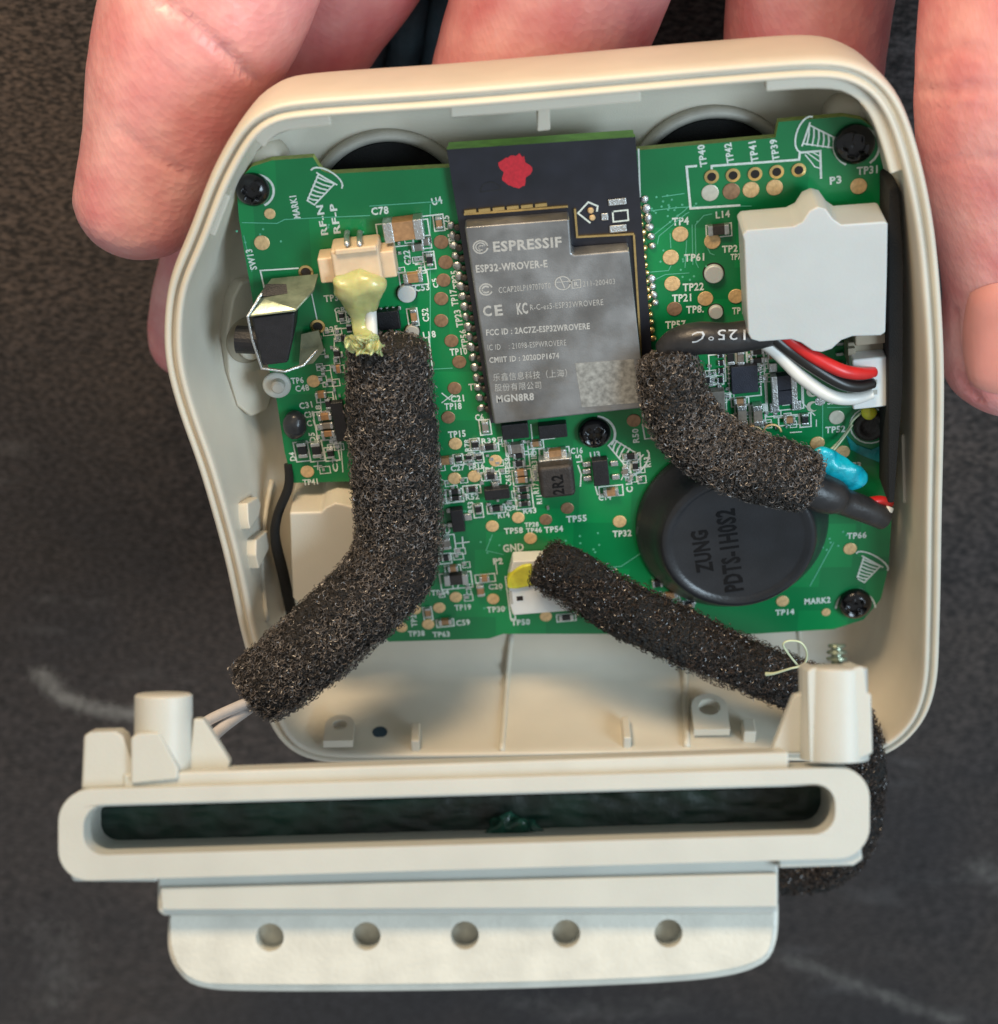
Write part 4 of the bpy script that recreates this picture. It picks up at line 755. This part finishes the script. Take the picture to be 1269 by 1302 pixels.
obj('green_scrap', ([Vector(v) + Vector((noise.noise(Vector(v) * 9), noise.noise(Vector(v) * 9 + Vector((5, 0, 0))), 0)) * .09 for v in V], Fc), M['grn2'], BK, smooth=True)
sq = lambda pts: [(x, y - (x - 590) * SL) for x, y in pts]
obj('upper_ledge', prism([Wq(sq([(157, 972), (1003, 968), (1003, 1000), (157, 1000)]), DB + .10)], CD * .35), M['bracket'], BK, bevel=.02)
obj('lower_step', prism([Wq(sq([(200, 1096), (990, 1100), (990, 1168), (984, 1175), (208, 1154), (200, 1148)]), DB + .16)], CD * .55), M['bracket'], BK, bevel=.03, seg=3)
# lip of the step
obj('step_lip', prism([Wq(sq([(203, 1118), (989, 1122), (989, 1166), (205, 1147)]), DB + .10)], CD * .08), M['bracket'], BK, bevel=.02)
# bosses and gussets
bc_ = W(208, 936, DB + .35); obj('boss', lathe(bc_ - CU * .37, [(.257, 0), (.253, .73), (.23, .745)], 40, CU), M['bracket'], BK, smooth=False, bevel=.01)
obj('gusset', prism([Wq([(103, 1004), (106, 936), (113, 931), (148, 930), (156, 936), (174, 985), (172, 1000)], DB + .12)], CD * .3), M['bracket'], BK, bevel=.025)
obj('gusset', prism([Wq([(166, 996), (166, 938), (174, 932), (202, 931), (226, 976), (226, 990)], DB + .06)], CD * .2), M['bracket'], BK, bevel=.02)
obj('gusset', prism([Wq([(240, 980), (246, 914), (258, 914), (292, 968), (290, 980)], DB + .3)], CD * .15), M['bracket'], BK, bevel=.015)
obj('gusset', prism([Wq([(980, 958), (1010, 884), (1029, 879), (1034, 958)], DB + .3)], CD * .15), M['bracket'], BK, bevel=.015)
V, Fc = lathe(W(1061, 965, DB + .25), [(.30, 0), (.284, .80), (.266, .81)], 44, CU)
obj('boss', join([(V, Fc)]), M['bracket'], BK, bevel=.01)
obj('boss_wall', prism([Wq([(1030, 970), (1027, 853), (1032, 849), (1040, 848), (1042, 970)], DB + .05)], CD * .5), M['bracket'], BK, bevel=.02)
obj('boss_wall', prism([Wq([(1088, 970), (1083, 850), (1096, 847), (1099, 850), (1102, 880), (1108, 882), (1110, 958), (1096, 964)], DB + .0)], CD * .5), M['bracket'], BK, bevel=.02)
obj('corner_foot', prism([Wq([(86, 1106), (92, 1120), (200, 1121), (200, 1100), (90, 1090)], DB + .05)], CD * .25), M['bracket'], BK, bevel=.02)
obj('corner_foot', prism([Wq([(1094, 1062), (1097, 1093), (1086, 1101), (990, 1104), (990, 1088), (1080, 1070)], DB + .05)], CD * .25), M['bracket'], BK, bevel=.02)
# small screw standing behind the right boss
sc = root('loose_screw', W(1064, 845, DB + .6), 'small dark screw tip standing behind the right post of the bracket', 'screw')
obj('screw_head', lathe(W(1064, 848, DB + .6), [(.05, 0), (.05, .05), (.09, .06), (.09, .085), (.05, .09), (.05, .11), (.09, .12), (.085, .145), (.05, .15), (.05, .17), (.08, .18), (.075, .20)], 20, CU), M['mirror'], sc)
# perforated plate
hx = [(343, 1192), (466, 1190.5), (591, 1189.5), (720, 1187.5), (850, 1187)]
PL = root('perforated_plate', W(600, 1200, DB + .35), 'pale metal plate with five round holes sticking out below the bracket', 'plate')
po = [(219, 1140), (984, 1115), (982, 1180), (978, 1205), (966, 1219), (930, 1231), (860, 1240), (700, 1247), (500, 1251), (300, 1251), (255, 1247), (232, 1230), (220, 1205)]
hol = [[W(a + 18 * math.cos(t), b + 18 * math.sin(t), DB + .32) for t in np.linspace(0, 2 * math.pi, 28)[:-1]] for a, b in hx]
pc = crom([(a, b, 0) for a, b in [(219, 1140), (217, 1175), (219, 1205), (230, 1232), (253, 1247), (300, 1251), (500, 1251), (700, 1247), (860, 1240), (930, 1231), (966, 1219), (978, 1205), (982, 1180), (984, 1115)]], 90)
obj('plate', prism([[W(a, b, DB + .32) for a, b, _ in pc]] + hol, CD * .22), M['plate'], PL, bevel=.04, seg=4)
# lower flange: curved lip below the plate, and inner floor seen through the holes
obj('curved_lip', sweep([(*W(a, b, DB + .42), .05) for a, b in ((222, 1165), (221, 1205), (233, 1232), (258, 1248), (330, 1253), (560, 1252), (760, 1246), (900, 1237), (962, 1221), (980, 1195), (983, 1150))], 10, 110), M['plate'], PL, smooth=True)
M['brz'] = mat('weathered_plate', (.62, .59, .50), .5, .1, var=.4, vs=4)
obj('rear_panel', prism([Wq([(235, 1150), (975, 1130), (970, 1205), (930, 1222), (260, 1238)], DB + .57)], CD * .06), M['brz'], PL)

# ================================================================== HANDS
def hand(chains, shading_palm, creases, name, label, voxel=.07):
    bits = []
    for ch in chains: bits.append(sweep(path3(ch), 40, 70, ch[-1][3] * dep(ch[-1][0], ch[-1][1], ch[-1][2]) / F * .85, .95))
    for c, r in shading_palm:
        V, Fc = lathe((0, 0, 0), [(math.sin(t), -math.cos(t)) for t in np.linspace(.08, math.pi - .08, 20)], 32); bits.append(([Vector(c) + Vector((v[0] * r[0], v[1] * r[1], v[2] * r[2])) for v in V], Fc))
    V, Fc = join(bits); me = mesh('tmp', V, Fc, M['skin']); t = bpy.data.objects.new('tmp', me); COL.objects.link(t)
    m_ = t.modifiers.new('r', 'REMESH'); m_.mode = 'VOXEL'; m_.voxel_size = voxel; m2 = t.modifiers.new('s', 'SMOOTH'); m2.iterations = 8; m2.factor = .6
    dg = bpy.context.evaluated_depsgraph_get(); dg.update(); e = bpy.data.meshes.new_from_object(t.evaluated_get(dg)); bpy.data.objects.remove(t)
    n = len(e.vertices); A = np.empty(n * 3); e.vertices.foreach_get('co', A); A = A.reshape(-1, 3); N = np.empty(n * 3); e.vertices.foreach_get('normal', N); N = N.reshape(-1, 3)
    # creases pressed where the camera-side skin folds
    d = A - np.array(CAM); dz = d @ np.array(CD); px = CX + F * (d @ np.array(CR)) / dz; py = CY - F * (d @ np.array(CU)) / dz; front = (N @ np.array(CD)) < .1
    for pts, wd, dp in creases:
        m1 = np.full(n, 1e9)
        for (a, b), (c_, d_) in zip(pts[:-1], pts[1:]):
            ux, uy = c_ - a, d_ - b; q = np.clip(((px - a) * ux + (py - b) * uy) / (ux * ux + uy * uy), 0, 1); m1 = np.minimum(m1, np.hypot(px - a - q * ux, py - b - q * uy))
        A -= N * (dp * np.exp(-(m1 / wd) ** 2) * front)[:, None]
    for i in range(n):
        v = Vector(A[i]); A[i] += N[i] * (.03 * noise.noise(v * .9) + .006 * noise.noise(v * 5))
    e.vertices.foreach_set('co', A.ravel()); e.update(); fc = [tuple(p.vertices) for p in e.polygons]
    o = obj(name, (A, fc), M['skin'], smooth=True, recalc=False); tag(o, label, 'hand', 'hands holding the device'); bpy.data.meshes.remove(e); return o, A, fc
lh, LA, LF = hand([
    [(420, -420, -1.6, 120), (330, -190, -1.4, 132), (262, 0, -1.2, 132), (224, 100, -1.1, 116), (192, 200, -1.0, 90), (166, 285, -.95, 76), (156, 320, -.95, 62)],
    [(470, -380, -3.0, 110), (420, -60, -2.8, 92), (372, 80, -2.7, 84), (300, 250, -2.5, 70), (256, 400, -2.3, 66), (258, 455, -2.3, 62), (262, 480, -2.3, 58)],
    [(560, -350, -3.2, 110), (480, -90, -3.0, 92), (405, 20, -2.9, 92), (350, 120, -2.9, 85), (330, 240, -2.7, 75)],
    [(330, -400, -2.4, 120), (420, -420, -3.0, 120), (560, -440, -3.2, 110)]],
    [((-.8, 11.2, -.6), (2.1, 2.4, 3.0))],  # unseen palm, raised and sized to shade the fingers behind the housing
    [([(195, -4), (240, 25), (268, 50), (300, 80), (330, 100)], 5, .085), ([(180, 60), (205, 75), (225, 100)], 4, .02), ([(150, 165), (190, 195), (230, 218)], 4, .035), ([(290, 60), (330, 112)], 5, .03)], 'hand', 'left side hand with a long fingertip resting against the outer left wall of the housing')
rh, RA, RF = hand([
    [(1330, -380, -1.0, 150), (1345, -150, -.7, 160), (1335, 60, -.5, 168), (1326, 150, -.5, 160), (1316, 260, -.5, 134), (1306, 370, -.5, 108), (1298, 440, -.5, 102), (1292, 490, -.5, 92), (1290, 522, -.5, 74)],
    [(900, -420, -2.9, 150), (770, -150, -2.6, 138), (705, 10, -2.5, 132), (655, 160, -2.4, 122), (640, 260, -2.4, 110)],
    [(1130, -420, -3.0, 130), (1060, -180, -2.8, 112), (1030, 0, -2.7, 106), (1020, 120, -2.6, 100), (1010, 240, -2.6, 90)],
    [(1300, -400, -1.6, 140), (1150, -430, -2.6, 140), (900, -430, -2.9, 140)]],
    [((2.2, 11.2, -.6), (2.6, 2.4, 3.0))],  # out-of-view palm bulk, set high to darken this hand's rear fingers
    [([(1170, 112), (1200, 118), (1240, 112), (1300, 120)], 5, .05), ([(1175, 75), (1215, 60), (1260, 66)], 4, .03), ([(1180, 135), (1220, 140), (1270, 133)], 3, .03), ([(1190, 210), (1230, 200), (1280, 205)], 4, .02), ([(1214, 395), (1216, 440), (1226, 490), (1245, 508)], 4, .05)], 'hand', 'right side hand with its nailed thumb pressed beside the outer right wall of the housing')
# nail on the right thumb: a curved plate laid on the skin
HB = BVHTree.FromPolygons([Vector(v) for v in RA], RF)
G = []; nn_ = 14; okn = True
for j in range(nn_):
    for i in range(nn_):
        u = i / (nn_ - 1) * 2 - 1; v = j / (nn_ - 1) * 2 - 1; x = 1284 + 60 * u * math.sqrt(1 - v * v * .30); y = 430 + 72 * v * math.sqrt(1 - u * u * .35); d = ray(x, y).normalized(); r = HB.ray_cast(CAM + d * 6, d)
        G.append(r[0] + r[1] * (.06 - .055 * max(abs(u), abs(v)) ** 6) if r[0] else P(x, y, 0))
obj('fingernail', (G, [(j * nn_ + i, j * nn_ + i + 1, (j + 1) * nn_ + i + 1, (j + 1) * nn_ + i) for j in range(nn_ - 1) for i in range(nn_ - 1)]), M['nail'], rh, smooth=True, recalc=False)
# slate blue cloth glimpsed between the hands
V = []; nb = 24
for j in range(nb):
    for i in range(nb): V.append(P(440 + 150 * i / (nb - 1), -120 + 330 * j / (nb - 1), -3.7 + .12 * math.sin(i * .9 + j * .3) + .08 * math.sin(j * .8)))
V2, F2 = V, [(j * nb + i, j * nb + i + 1, (j + 1) * nb + i + 1, (j + 1) * nb + i) for j in range(nb - 1) for i in range(nb - 1)]
cl = obj('cloth', (V2, F2), M['bcloth'], smooth=True, recalc=False); sol = cl.modifiers.new('solid', 'SOLIDIFY'); sol.thickness = .08
tag(cl, 'slate blue cloth glimpsed between the fingers above the housing', 'cloth')
